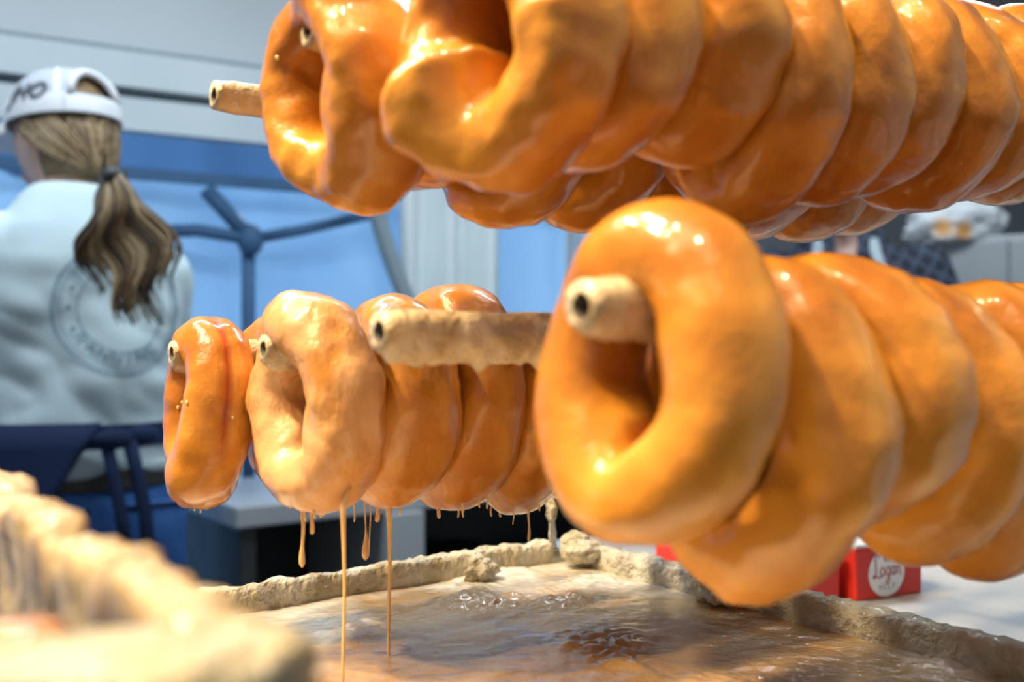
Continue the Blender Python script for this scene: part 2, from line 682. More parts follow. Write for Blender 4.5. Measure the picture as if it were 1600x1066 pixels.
def curtain():
    u0, u1 = wu(WP(606, 400)), wu(WP(768, 400))
    vs, fs = [], []
    nu, nv = 120, 30
    for i in range(nv + 1):
        z = 0.25 + (z_head - 0.25 + 0.02) * i / nv
        for j in range(nu + 1):
            t = j / nu
            u = u0 + (u1 - u0) * t
            off = 0.075 + 0.035 * math.sin(t * 2 * PI * 2.6 + 0.4 + 0.3 * math.sin(z * 2)) + 0.006 * nz((u * 20, 0, z * 2), 1, 4)
            p = W0 + WD * u + WN * off
            vs.append((p.x, p.y, z))
    for i in range(nv):
        for j in range(nu):
            a = i * (nu + 1) + j
            fs.append((a, a + 1, a + nu + 2, a + nu + 1))
    o = link('curtain', vs, fs, M['curtain'])
    m = o.modifiers.new('t', 'SOLIDIFY')
    m.thickness = 0.003
    tag(o, 'pleated white curtain hanging in front of the blue tarp', 'curtain')


curtain()
struct(wall_box('trim_6', u_post - 0.03, u_post + 0.05, 0, 2.46, 0.06, 0.05, M['trim']), 'pale grey upright post between tarp and grey wall', 'trim')
struct(wall_box('trim_7', u_post + 0.052, u_post + 0.13, 0, 2.46, 0.04, 0.05, M['trim_dark']), 'dark upright strip beside the pale post', 'trim')

# ================================================================== glazing trough
Z_RIM = CAMZ - 0.140
Z_POOL = CAMZ - 0.155
R0, R1 = 0.075, 0.478
EF, EN = -0.576, -0.125

trough = thing('glazing_trough', 'steel glazing trough crusted with dried cream glaze', 'trough', RE((R0 + R1) / 2, (EF + EN) / 2, 0), RANG)
# local frame of the trough: x along the rods, y = -E (away), so E = -(y)
TC = Vector(((R0 + R1) / 2, (EF + EN) / 2))


def TL(r, e, z):
    return Vector((r - TC.x, -(e - TC.y), z))


def tank():
    b = MB()
    t = 0.006
    zb = 0.80
    L, Wd = R1 - R0, EN - EF
    b.box((0, 0, zb), (L, Wd, t))
    for s in (-1, 1):
        b.box((s * (L / 2 - t / 2), 0, (zb + Z_RIM - 0.006) / 2), (t, Wd, Z_RIM - 0.006 - zb))
        b.box((0, s * (Wd / 2 - t / 2), (zb + Z_RIM - 0.006) / 2), (L, t, Z_RIM - 0.006 - zb))
    b.build('tank', M['steel'], trough, smooth=False)
    for sx in (-1, 1):
        for sy in (-1, 1):
            b = MB()
            b.tube([(sx * (L / 2 - .03), sy * (Wd / 2 - .03), 0.0), (sx * (L / 2 - .03), sy * (Wd / 2 - .03), zb)], 0.016, 12)
            b.build('leg', M['steel'], trough)


tank()


def crust_bar(name, pts, w, h, seed, parent, mat, lump=0.004, step=0.003, drips=0.0, n=20):
    """lumpy crusted bar swept along a polyline; rounded box section w x h with noise"""
    pts = [Vector(p) for p in pts]
    P_ = []
    for a, b in zip(pts, pts[1:]):
        k = max(2, int((b - a).length / step))
        for i in range(k):
            P_.append(a.lerp(b, i / k))
    P_.append(pts[-1])
    vs, fs = [], []
    k = len(P_)
    for i, p in enumerate(P_):
        t = (P_[min(i + 1, k - 1)] - P_[max(i - 1, 0)]).normalized()
        side = t.cross(UP).normalized()
        e = min(1.0, min(i, k - 1 - i) / 3.0) * 0.4 + 0.6
        for j in range(n):
            a = 2 * PI * j / n
            c, s = math.cos(a), math.sin(a)
            x = math.copysign(abs(c) ** 0.6, c) * w / 2 * e
            y = math.copysign(abs(s) ** 0.6, s) * h / 2 * e
            q = p + side * x + UP * y
            d = lump * (nz(q, 70, seed) + 0.9 * nz(q, 170, seed) + 0.5 * nz(q, 320, seed) + 0.7 * nz(q, 22, seed))
            if s < -0.5 and drips:
                d += drips * max(0, nz(p, 90, seed + 5)) * 2
            vs.append(q + (side * c + UP * s) * d)
    for i in range(k - 1):
        for j in range(n):
            j2 = (j + 1) % n
            fs.append((i * n + j, i * n + j2, (i + 1) * n + j2, (i + 1) * n + j))
    fs.append(tuple(range(n - 1, -1, -1)))
    fs.append(tuple((k - 1) * n + j for j in range(n)))
    return link(name, vs, fs, mat, parent)


crust_bar('rim', [TL(R0, EF, Z_RIM - 0.014), TL(R1 - 0.012, EF, Z_RIM - 0.014)], 0.014, 0.030, 1, trough, M['crust'], 0.0020)
crust_bar('rim', [TL(R1, EF, Z_RIM - 0.014), TL(R1, EN, Z_RIM - 0.014)], 0.017, 0.031, 2, trough, M['crust'], 0.0022)
crust_bar('rim', [TL(R0, EN, Z_RIM - 0.009), TL(R1 - 0.012, EN, Z_RIM - 0.009)], 0.016, 0.020, 3, trough, M['crust'], 0.004)
crust_bar('corner_post', [TL(R1 - 0.014, EF + 0.002, Z_RIM - 0.012), TL(R1 - 0.016, EF - 0.001, Z_RIM + 0.02),
                          TL(R1 - 0.017, EF - 0.001, Z_RIM + 0.036)], 0.014, 0.014, 4, trough, M['crust'], 0.003)


def lump(name, c, s, seed, parent, mat, amp=0.25):
    b = MB()

    def fn(p):
        return p * (1 + amp * nz(p, 2.2, seed) + 0.12 * nz(p, 6, seed))
    b.ellipsoid(c, s, 26, 18, fn)
    return b.build(name, mat, parent)


lump('crust_lump', TL(R1 - 0.01, EF + 0.03, Z_RIM - 0.004), (0.018, 0.014, 0.009), 5, trough, M['crust'])
lump('crust_lump', TL(R1 - 0.005, EF + 0.015, Z_RIM + 0.000), (0.012, 0.010, 0.008), 9, trough, M['crust'])
lump('crust_lump', TL(R1 - 0.095, EF + 0.022, Z_POOL + 0.006), (0.011, 0.010, 0.010), 12, trough, M['crust'], 0.5)
lump('crust_lump', TL(R1 - 0.006, EF + 0.16, Z_POOL + 0.008), (0.014, 0.02, 0.012), 13, trough, M['crust'], 0.5)

# raised end panel, nearest the camera, with runs of dried glaze


def end_panel():
    zt = CAMZ - 0.047
    vs, fs = [], []
    e0, e1 = EF - 0.01, -0.135
    ne, nzv = 190, 44
    L = e1 - e0
    prof = []
    # section: up the outer face, over the rounded top, down the inner face
    for k in range(nzv + 1):
        prof.append((-0.005, 0.90 + (zt - 0.004 - 0.90) * k / nzv))
    for a in (35, 70, 110, 145):
        prof.append((-0.005 * math.cos(math.radians(a)), zt - 0.004 + 0.005 * math.sin(math.radians(a))))
    for k in range(13):
        prof.append((0.005, zt - 0.004 - (zt - 0.004 - 0.93) * k / 12))
    m = len(prof)
    for i in range(ne + 1):
        e = e0 + L * i / ne
        fall = max(0, (e - (e1 - 0.03)) / 0.03)
        for (x, z) in prof:
            zz = z - 0.010 * fall * fall * max(0, (z - 0.9) / (zt - 0.9))
            thick = 1 + 0.6 * math.exp(-((zt - zz) / 0.02) ** 2)
            run = 0.0016 * nz((e * 110, zz * 14, x * 30), 1, 3) + 0.0018 * nz((e * 45, zz * 9, x * 30), 1, 7)
            lum = 0.003 * nz((e, zz, x), 120, 4) + 0.003 * nz((e, zz, x), 50, 2)
            top = 0.004 * nz((e * 30, 1, 1), 1, 9) + 0.0025 * nz((e * 110, 1, 1), 1, 9)
            s = -1 if x < 0 else 1
            w = 1 if zz > zt - 0.01 else 0
            vs.append(TL(R0 - 0.012 + x * thick + s * (run + lum * 0.6), e, zz + top * (1 if zz > zt - 0.03 else 0) + (lum if w else 0)))
    for i in range(ne):
        for j in range(m - 1):
            a = i * m + j
            fs.append((a, a + 1, a + m + 1, a + m))
        fs.append((i * m + m - 1, i * m, (i + 1) * m, (i + 1) * m + m - 1))
    fs.append(tuple(range(m)))
    fs.append(tuple(ne * m + j for j in range(m - 1, -1, -1)))
    link('end_panel', vs, fs, M['crust_run'], trough)
    # ledge across the foot of the panel, right under the lens
    a = P(-260, 1060, 0.175)
    b = P(455, 1052, 0.150)

    def loc(p):
        q = Vector((p.x, p.y, 0))
        return TL(q.dot(R3), q.dot(E3), p.z)
    crust_bar('ledge', [loc(a), loc(b)], 0.030, 0.011, 6, trough, M['crust'], 0.0012)


end_panel()


def pool():
    vs, fs = [], []
    nr, ne = 240, 260
    r0, r1, e0, e1 = R0 + 0.002, R1 - 0.004, EF + 0.004, EN - 0.004
    for i in range(ne + 1):
        for j in range(nr + 1):
            r = r0 + (r1 - r0) * j / nr
            e = e0 + (e1 - e0) * i / ne
            q = Vector((r, e, 0))
            h = 0.0010 * nz(q, 30, 1) + 0.0005 * nz((r * 90, e * 120, 0), 1, 2)
            cl = max(0, nz(q, 16, 11) - 0.05)
            h += cl * (0.010 * max(0, nz(q, 70, 5)) + 0.007 * abs(nz(q, 140, 6)))
            p = RE(r, e, Z_POOL + h)
            vs.append(p)
    for i in range(ne):
        for j in range(nr):
            a = i * (nr + 1) + j
            fs.append((a, a + nr + 1, a + nr + 2, a + 1))
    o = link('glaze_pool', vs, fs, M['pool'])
    m = o.modifiers.new('t', 'SOLIDIFY')
    m.thickness = 0.02
    m.offset = -1
    tag(o, 'pool of glossy cream sugar glaze filling the trough', 'glaze', kind='stuff')


pool()

# ================================================================== rods and doughnuts


def make_rod(label, end, length, rad, seed, fringe=0.0, sag=0.0, slope=0.0, gfr=(0, 0.2)):
    """hollow rod, coated in glaze; end = near end centre"""
    root = thing('glazing_rod', label, 'rod', end, RANG)
    n, k = 28, int(length / 0.0022)
    vs, fs = [], []
    for i in range(k + 1):
        x = length * i / k
        e = 1.0
        if i < 4:
            e = 0.86 + 0.14 * i / 4
        for j in range(n):
            a = 2 * PI * j / n
            c, s = math.cos(a), math.sin(a)
            q = Vector((x, c * rad, s * rad))
            d = 0.06 * nz(q, 120, seed) + 0.08 * nz(q, 45, seed) + 0.045 * nz(q, 260, seed)
            rr = rad * e * (1 + d)
            y, z = c * rr, s * rr
            if fringe and s < -0.25 and gfr[0] < x < gfr[1]:
                w = (-s - 0.25) / 0.75
                z -= fringe * w * w * (0.5 + 1.6 * max(0, nz((x * 75, 0, 0), 1, seed)) + 1.0 * max(0, nz((x * 190, 0, 0), 1, seed + 2)))
            vs.append((x, y, z + slope * x))
    for i in range(k):
        for j in range(n):
            j2 = (j + 1) % n
            fs.append((i * n + j, (i + 1) * n + j, (i + 1) * n + j2, i * n + j2))
    # bore
    base = len(vs)
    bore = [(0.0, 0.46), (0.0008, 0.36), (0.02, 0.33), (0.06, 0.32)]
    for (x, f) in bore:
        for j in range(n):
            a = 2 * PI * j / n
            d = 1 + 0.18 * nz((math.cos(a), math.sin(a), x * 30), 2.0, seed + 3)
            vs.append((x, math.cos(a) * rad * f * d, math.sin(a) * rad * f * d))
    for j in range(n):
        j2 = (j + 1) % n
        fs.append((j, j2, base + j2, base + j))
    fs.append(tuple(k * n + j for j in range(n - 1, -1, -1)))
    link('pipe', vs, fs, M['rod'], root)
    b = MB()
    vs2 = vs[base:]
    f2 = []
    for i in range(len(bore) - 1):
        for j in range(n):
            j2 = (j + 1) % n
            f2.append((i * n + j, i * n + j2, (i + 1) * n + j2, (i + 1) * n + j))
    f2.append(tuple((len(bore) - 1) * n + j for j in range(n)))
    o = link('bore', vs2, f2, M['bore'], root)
    return root


def make_donut(label, center, ztop, zbot, hw=0.048, a_top=0.0145, a_bot=0.0165, a_side=0.0155, b=0.020, seed=0,
               yaw=0.0, tilt=0.0, mat='donut', lumps=0.0010, crease=None, glaze_top=0.0, bulge=None, drips=(), group=None,
               peak=0.0, nt=104, nf=44, beads=0):
    """ring doughnut; local x = rod axis, y = away, z = up; centre height from ztop/zbot"""
    zc = (ztop + zbot) / 2
    H = (ztop - zbot) / 2
    root = thing('ring_doughnut', label, 'doughnut', (center[0], center[1], zc), RANG + yaw, group)
    root.rotation_euler = (0, tilt, RANG + yaw)
    rnd = random.Random(seed)
    ph1, ph2, ph3 = [rnd.uniform(0, 2 * PI) for _ in range(3)]
    vs, fs, rim, cre, gla = [], [], [], [], []
    for i in range(nt):
        th = 2 * PI * i / nt
        st, ct = math.sin(th), math.cos(th)
        up = max(0, st)
        dn = max(0, -st)
        a = a_side * (1 - abs(st)) + a_top * up + a_bot * dn
        a *= 1 + 0.11 * math.sin(2 * th + ph1) + 0.08 * math.sin(3 * th + ph2) + 0.04 * math.sin(5 * th + ph3)
        bb = b * (1 + 0.07 * math.sin(2 * th + ph2) + 0.05 * math.sin(4 * th + ph1))
        Ry = hw - a_side
        Rz = H - (a_top if st > 0 else a_bot) * 1.0
        c = Vector((0.0035 * math.sin(th + ph3) + 0.002 * math.sin(2 * th + ph1), Ry * ct * (1 + 0.05 * math.sin(3 * th + ph1)), Rz * st))
        if dn:
            c.y *= 1 - 0.10 * dn * dn
            c.z -= peak * dn ** 6
        ax = 1.0
        if bulge:
            # (angle, width, axial push, radial swell)
            dth = (th - bulge[0] + PI) % (2 * PI) - PI
            w = math.exp(-(dth / bulge[1]) ** 2)
            c.x += bulge[2] * w
            a *= 1 + bulge[3] * w
            bb *= 1 + bulge[3] * w
            if len(bulge) > 4:
                c.y += bulge[4] * w
                c.z += bulge[5] * w
        rad = Vector((0, ct, st))
        for j in range(nf):
            f = 2 * PI * j / nf
            cf, sf = math.cos(f), math.sin(f)
            x = math.copysign(abs(sf) ** 0.86, sf) * bb
            r = math.copysign(abs(cf) ** 0.92, cf) * a
            if crease:
                d0 = (th - crease[0] + PI) % (2 * PI) - PI
                wv = math.exp(-(d0 / crease[1]) ** 4) * math.exp(-((f + PI) % (2 * PI) - PI) ** 2 / 0.012)
                r -= 0.0018 * wv
            else:
                wv = 0
            p = c + Vector((x, 0, 0)) + rad * r
            nrm = Vector((sf, 0, 0)) + rad * cf
            d = lumps * (1.3 * nz(p, 60, seed) + 0.8 * nz(p, 130, seed + 1) + 1.8 * nz(p, 25, seed + 2))
            p = p + nrm * d
            vs.append(p)
            fa = (f + PI) % (2 * PI) - PI
            off = 0.25 * math.sin(th * 2 + ph2)
            rim.append(0.6 * math.exp(-((fa - off) / 0.22) ** 2) * (0.45 + 0.55 * nz(p, 40, seed + 3)))
            cre.append(min(1, wv * 1.2))
            gla.append(glaze_top * (0.5 + 0.5 * nz(p, 30, seed)) + 0.10 * dn)
    for i in range(nt):
        i2 = (i + 1) % nt
        for j in range(nf):
            j2 = (j + 1) % nf
            fs.append((i * nf + j, i * nf + j2, i2 * nf + j2, i2 * nf + j))
    o = link('dough_ring', vs, fs, M[mat], root)
    for nm, arr in (('rim', rim), ('crease', cre), ('glaze', gla)):
        at = o.data.attributes.new(nm, 'FLOAT', 'POINT')
        at.data.foreach_set('value', [max(0.0, float(v)) for v in arr])
    for _ in range(beads):
        for _try in range(60):
            i_, j_ = rnd.randrange(nt), rnd.randrange(nf)
            v0 = vs[i_ * nf + j_]
            th_, f_ = 2 * PI * i_ / nt, 2 * PI * j_ / nf
            nn = Vector((math.sin(f_), math.cos(th_) * math.cos(f_), math.sin(th_) * math.cos(f_)))
            if nn.y < -0.35 and abs(nn.z) < 0.75:
                break
        mb = MB()
        q_ = rnd.uniform(.0004, .0009)
        mb.ellipsoid(v0 + nn * q_ * 0.4, (q_, q_, q_ * 1.3), 10, 8)
        mb.build('glaze_bead', M['drip'], root)
    # drips: (horizontal offset towards the camera in local y, local x, length, radius, bulb)
    extra = []
    if mat in ('donut_wet', 'donut_coat') and drips:
        for _ in range(7):
            extra.append((rnd.uniform(-.026, .026), rnd.uniform(-.011, .011), None, rnd.uniform(.002, .006), rnd.uniform(.0010, .0018), 0))
    for (dy, dx, zoff, L, r0, bulb) in list(drips) + extra:
        if zoff is None:
            # start at the underside of the dough there
            zs = [v.z for v in vs if abs(v.y - dy) < 0.004 and abs(v.x - dx) < 0.004]
            zoff = (min(zs) if zs else (zbot - zc)) - (zbot - zc) + 0.001
        z0 = zbot - zc + zoff
        pts, rads = [], []
        k = 22
        for i in range(k + 1):
            t = i / k
            z = z0 + 0.008 - (L + 0.008) * t
            r = r0 * (0.34 + 0.66 * math.exp(-t * max(3.5, L * 60)))
            if t < 0.08:
                r *= 0.25 + 0.75 * t / 0.08 if L > 0.05 else 0.7 + 0.3 * t / 0.08
            if bulb:
                r = max(r, bulb * math.exp(-((t - 0.9) / (0.10 + 0.004 / max(L, .01))) ** 2))
            if i == k:
                r *= 0.3
            pts.append((dx + 0.0004 * math.sin(t * 7 + dy * 900) + (0.004 * (1 - t / 0.08) if t < 0.08 and L > 0.05 else 0), dy, z))
            rads.append(r)
        mb = MB()
        mb.tube(pts, rads, 10)
        mb.build('glaze_drip', M['drip'], root)
    return root


ORD = ['first', 'second', 'third', 'fourth', 'fifth', 'sixth', 'seventh', 'eighth', 'ninth', 'tenth']


def at_re(r, e):
    v = R3 * r + E3 * e
    return (v.x, v.y)


def re_of(px, d):
    v = Vector(((px - 800) / F * d, d, 0))
    return v.dot(R3), v.dot(E3)


# ---- rods
E_M1 = re_of(322, 0.53)[1]
E_M2 = re_of(481, 0.482)[1]
E_F0 = re_of(590, 0.36)[1]
E_F1 = re_of(1021, 0.302)[1]
E_U0 = re_of(330, 0.47)[1]
E_U1 = re_of(540, 0.42)[1]
E_U2 = re_of(772, 0.345)[1]
RACK_R = 0.60


def r_col(px, e):
    """place along a row (offset e) that shows in that picture column"""
    t = (px - 800) / F
    # (r*Rx + e*Ex) = t*(r*Ry + e*Ey)
    return e * (t * E3.y - E3.x) / (R3.x - t * R3.y)



def rod_at(label, r, e, z, rad, seed, **kw):
    p = RE(r, e, z)
    return make_rod(label, p, RACK_R - r, rad, seed, **kw)


rod_at('glaze-coated hollow rod at the far left of the lower tier', r_col(268, E_M1), E_M1, CAMZ - 0.001, 0.0078, 1, fringe=0.003, gfr=(0, 0.02))
rod_at('glaze-coated hollow rod carrying the drippiest doughnuts of the lower tier', r_col(411, E_M2), E_M2, CAMZ + 0.0015, 0.0075, 2, fringe=0.004, gfr=(0, 0.02))
rod_at('long bare-ended hollow rod with glaze fringe between the lower doughnuts', r_col(592, E_F0), E_F0, CAMZ + 0.0072, 0.0086, 3, fringe=0.0062, gfr=(0.004, 0.13))
rod_at('hollow rod poking out of the large blurred doughnut nearest the camera', r_col(908, E_F1), E_F1, CAMZ + 0.0130, 0.0088, 4, fringe=0.002, gfr=(0, 0.03))
rod_at('bare rod sticking out left of the upper tier', r_col(334, E_U0), E_U0, CAMZ + 0.1215, 0.0077, 5, slope=0.03, fringe=0.001)
rod_at('rod barely showing in the hole of the upper left doughnut', r_col(480, E_U1), E_U1, CAMZ + 0.132, 0.0077, 6)
rod_at('rod through the frontmost row of the upper tier', r_col(735, E_U2), E_U2, CAMZ + 0.131, 0.0077, 7, slope=0.05)

# ---- lower tier, nearest row
G1 = 'doughnuts of the lower tier'
G2 = 'doughnuts of the upper tier'
rF1 = re_of(1021, 0.302)[0]


def zpx(py, d):
    return CAMZ - (py - HOR) / F * d


def row_pt(r, e):
    x, y = at_re(r, e)
    return (x, y), y


F_spec = [  # dr, top px, bottom px, kwargs
    (0.000, 320, 862, dict(hw=0.0415, seed=11, b=0.0190, a_top=0.0165, a_bot=0.0165, a_side=0.015, lumps=0.0006)),
    (0.047, 402, 925, dict(hw=0.0465, seed=12, b=0.020, a_top=0.0120, a_bot=0.019, a_side=0.017, peak=0.006)),
    (0.088, 395, 835, dict(hw=0.0465, seed=13, b=0.021, a_top=0.0120)),
    (0.143, 430, 872, dict(hw=0.043, seed=14, b=0.021, a_top=0.012, peak=0.004)),
    (0.185, 435, 880, dict(hw=0.047, seed=15, b=0.0205, a_top=0.012, peak=0.006)),
    (0.219, 440, 850, dict(hw=0.048, seed=16, b=0.0205, a_top=0.012)),
    (0.262, 450, 830, dict(hw=0.048, seed=17, b=0.0205, a_top=0.012)),
]
for i, (dr, tp, bp, kw) in enumerate(F_spec):
    (xy, d) = row_pt(rF1 + dr, E_F1)
    lab = 'large blurred golden ring doughnut nearest the camera with a rod through it' if i == 0 else \
        'golden ring doughnut, %s from the open end of the nearest lower row' % ORD[i]
    make_donut(lab, xy, zpx(tp, d), zpx(bp, d), group=G1, **kw)

# ---- lower tier, row on the bare-ended rod
r0 = re_of(592, 0.362)[0]
for i in range(5):
    (xy, d) = row_pt(r0 + 0.135 + 0.044 * i, E_F0)
    zr = CAMZ + 0.0062
    make_donut('ring doughnut half hidden behind the nearest row, %s on the bare-ended rod' % ORD[i], xy, zr + 0.028, zr - 0.072,
               hw=0.046, seed=30 + i, b=0.0205, a_top=0.013, mat='donut_wet', group=G1)

# ---- lower tier, dripping row
rM2 = re_of(481, 0.482)[0]


def M2d(px, d, y0, y1, zbot_px, r, bulb=0.0, dx=0.0):
    """drip spec from picture rows: y0 start, y1 end"""
    return (0, dx, (zbot_px - y0) / F * d, (y1 - y0) / F * d, r, bulb)


def drips_for(cx_r, e, specs, zbot_px):
    out = []
    (cx, cy) = at_re(cx_r, e)
    for (px, y0, y1, r, bulb) in specs:
        # doughnut plane through the centre, normal = rod axis: find local y for that column
        dirv = Vector(((px - 800) / F, 1, 0))
        c = Vector((cx, cy, 0))
        t = c.dot(R3) / dirv.dot(R3)
        q = dirv * t - c
        ly = q.dot(-E3)
        lx = 0.0
        if abs(ly) > 0.03:
            # keep it under the dough: slide along the rod axis instead
            ly2 = math.copysign(0.03, ly)
            base = c + (-E3) * ly2
            # move along R so that the column matches
            s = (base.y * (px - 800) / F - base.x) / (R3.x - R3.y * (px - 800) / F)
            lx = max(-0.016, min(0.016, s))
            ly = ly2
        d = (c + (-E3) * ly + R3 * lx).y
        out.append((ly, lx, (zbot_px - y0) / F * d, (y1 - y0) / F * d, r, bulb))
    return out


M2_spec = [
    (0.003, 455, 802, dict(hw=0.0445, seed=21, b=0.0190, a_top=0.017, a_side=0.0155, mat='donut_coat', lumps=0.0015, glaze_top=0.1),
     [(455, 798, 806, .0014, 0), (473, 800, 892, .0022, .0016), (487, 798, 836, .0015, .0012), (537, 775, 1062, .0021, 0)]),
    (0.044, 460, 784, dict(hw=0.049, seed=22, b=0.0205, a_top=0.016, mat='donut_wet', glaze_top=0.15),
     [(553, 780, 826, .0013, 0), (571, 780, 884, .0009, .0021), (578, 780, 866, .0009, 0), (590, 780, 820, .0016, .0013), (608, 778, 1050, .0024, 0)]),
    (0.084, 440, 784, dict(hw=0.047, seed=23, b=0.0195, a_top=0.017, peak=0.003, mat='donut_wet'),
     [(673, 780, 794, .0013, 0), (685, 782, 816, .0016, .0011)]),
    (0.126, 490, 790, dict(hw=0.047, seed=24, b=0.0195, a_top=0.013, peak=0.003, mat='donut_wet', glaze_top=0.08),
     [(800, 788, 797, .0012, 0), (812, 788, 799, .0014, 0), (826, 786, 843, .0014, .0009)]),
    (0.170, 492, 780, dict(hw=0.047, seed=25, b=0.0205, a_top=0.014, mat='donut_wet'), []),
    (0.212, 500, 780, dict(hw=0.046, seed=26, b=0.0205, a_top=0.014, mat='donut_wet'), []),
    (0.254, 500, 770, dict(hw=0.046, seed=27, b=0.0205, a_top=0.014, mat='donut_wet'), []),
]
M2_lab = ['tan glaze-coated ring doughnut with long drips, nose end of the dripping row',
          'wet ring doughnut with a dark glossy top, second in the dripping row',
          'wet ring doughnut with a raised glossy brown crown, third in the dripping row',
          'wet ring doughnut with an open hole and one thin drip, fourth in the dripping row',
          'wet ring doughnut seen through the nearest ring, fifth in the dripping row',
          'hidden wet ring doughnut, sixth in the dripping row',
          'hidden wet ring doughnut, seventh in the dripping row']
for i, (dr, tp, bp, kw, dsp) in enumerate(M2_spec):
    (xy, d) = row_pt(rM2 + dr, E_M2)
    make_donut(M2_lab[i], xy, zpx(tp, d), zpx(bp, d), group=G1, drips=drips_for(rM2 + dr, E_M2, dsp, bp), **kw)

# ---- lower tier, far row
rM1 = re_of(322, 0.53)[0]
M1_spec = [
    (0.0, 495, 800, dict(hw=0.038, seed=41, b=0.0175, a_top=0.0145, a_side=0.0135, crease=(PI - 0.55, 0.9), yaw=-0.03, lumps=0.0012, beads=7),
     [(296, 797, 805, .0014, 0), (303, 797, 806, .0016, 0), (312, 798, 806, .0014, 0)]),
    (0.044, 489, 760, dict(hw=0.047, seed=42, b=0.0195, a_top=0.014, mat='donut_wet'), []),
    (0.086, 495, 760, dict(hw=0.046, seed=43, b=0.0195, a_top=0.014, mat='donut_wet'), []),
]
M1_lab = ['slender orange ring doughnut with a creased side, far left of the lower tier',
          'orange ring doughnut peeking out right behind the slender creased one',
          'hidden ring doughnut, third on the far left rod']
for i, (dr, tp, bp, kw, dsp) in enumerate(M1_spec):
    (xy, d) = row_pt(rM1 + dr, E_M1)
    make_donut(M1_lab[i], xy, zpx(tp, d), zpx(bp, d), group=G1, drips=drips_for(rM1 + dr, E_M1, dsp, bp), **kw)

# ---- upper tier, front row (U2) and middle row (U1)
rU2 = re_of(772, 0.345)[0]
U2b = [298, 278, 252, 338, 316, 308, 332, 322, 318, 316]
for i, bp in enumerate(U2b):
    (xy, d) = row_pt(rU2 + 0.042 * i + (0.008 if i == 0 else 0.003), E_U2)
    kw = dict(hw=0.0475 if i < 3 else 0.050, seed=50 + i, b=0.0203, a_top=0.014)
    zt = CAMZ + 0.131 + 0.027 + 0.0035 * i
    if i == 0:
        kw.update(bulge=(PI * 1.5 + 0.75, 0.6, -0.016, 0.28, -0.004, 0.003), lumps=0.0019, a_side=0.0175, hw=0.046)
    lab = 'lumpy glossy ring doughnut heading the front row of the upper tier' if i == 0 else \
        'golden brown ring doughnut, %s in the front row of the upper tier' % ORD[i]
    make_donut(lab, xy, zt, zpx(bp, d), group=G2, **kw)

rU1 = re_of(540, 0.42)[0]
U1b = [319, 303, 354, 371, 350, 350, 368, 376, 362]
for i, bp in enumerate(U1b):
    (xy, d) = row_pt(rU1 + 0.044 * i, E_U1)
    kw = dict(hw=0.0475, seed=70 + i, b=0.0208, a_top=0.014, peak=0.003 if i in (2, 6) else 0.0)
    if i == 0:
        kw.update(lumps=0.0016, peak=0.003, b=0.023, beads=9)
    lab = 'glossy ring doughnut at the upper left, beside the bare rod end' if i == 0 else \
        'ring doughnut seen from below, %s in the middle row of the upper tier' % ORD[i]
    make_donut(lab, xy, CAMZ + 0.132 + 0.027, zpx(bp, d), group=G2, **kw)

# ================================================================== rack that holds the rods
rack = thing('rod_rack', 'steel rack behind the doughnuts holding the rod ends', 'rack', RE(RACK_R, 0.0, 0.935), RANG)
b = MB()
b.box((0.008, 0.265, 0.215), (0.02, 0.63, 0.022))
bevel(b.build('crossbar', M['steel'], rack, smooth=False), 0.002)
b = MB()
b.box((0.008, 0.215, 0.345), (0.02, 0.53, 0.03))
bevel(b.build('crossbar', M['steel'], rack, smooth=False), 0.002)
for y in (-0.04,):
    b = MB()
    b.tube([(0.008, y, 0), (0.008, y, 0.40)], 0.013, 12)
    b.build('post', M['steel'], rack)
b = MB()
b.box((0.008, -0.04, 0.005), (0.12, 0.12, 0.01))
b.build('base_plate', M['steel'], rack, smooth=False)

# ================================================================== tables
T_Z = 0.935


def table(name, label, r0, r1, e0, e1, z, t=0.03):
    root = thing(name, label, 'table', RE((r0 + r1) / 2, (e0 + e1) / 2, 0), RANG)
    b = MB()
    b.box((0, 0, z - t / 2), (r1 - r0, e1 - e0, t))
    bevel(b.build('tabletop', M['white_laminate'], root, smooth=False), 0.004)
    for sx in (-1, 1):
        for sy in (-1, 1):
            b = MB()
            b.tube([(sx * ((r1 - r0) / 2 - .05), sy * ((e1 - e0) / 2 - .05), 0), (sx * ((r1 - r0) / 2 - .05), sy * ((e1 - e0) / 2 - .05), z - t)], 0.018, 12)
            b.build('leg', M['steel'], root)
    return root


table('side_table', 'white table beyond the trough with red boxes on it', R1 + 0.015, 1.5, -0.615, 0.25, T_Z)
rb, eb = re_of(545, 0.985)
table('narrow_table', 'narrow white table behind the far rim of the trough', rb, 1.25, eb, -0.63, T_Z)

# ================================================================== red boxes


def ribbon(pts, w, steps=10):
    """flat stroke along a Catmull-Rom polyline in 2-D"""
    P2 = [Vector((x, y)) for x, y in pts]
    out = []
    for i in range(len(P2) - 1):
        p0, p1, p2, p3 = P2[max(i - 1, 0)], P2[i], P2[i + 1], P2[min(i + 2, len(P2) - 1)]
        for k in range(steps):
            t = k / steps
            out.append(0.5 * ((2 * p1) + (p2 - p0) * t + (2 * p0 - 5 * p1 + 4 * p2 - p3) * t * t + (3 * p1 - p0 - 3 * p2 + p3) * t ** 3))
    out.append(P2[-1])
    vs, fs = [], []
    for i, p in enumerate(out):
        d = (out[min(i + 1, len(out) - 1)] - out[max(i - 1, 0)]).normalized()
        nn = Vector((-d.y, d.x)) * w / 2
        vs += [p + nn, p - nn]
    for i in range(len(out) - 1):
        fs.append((2 * i, 2 * i + 1, 2 * i + 3, 2 * i + 2))
    return vs, fs


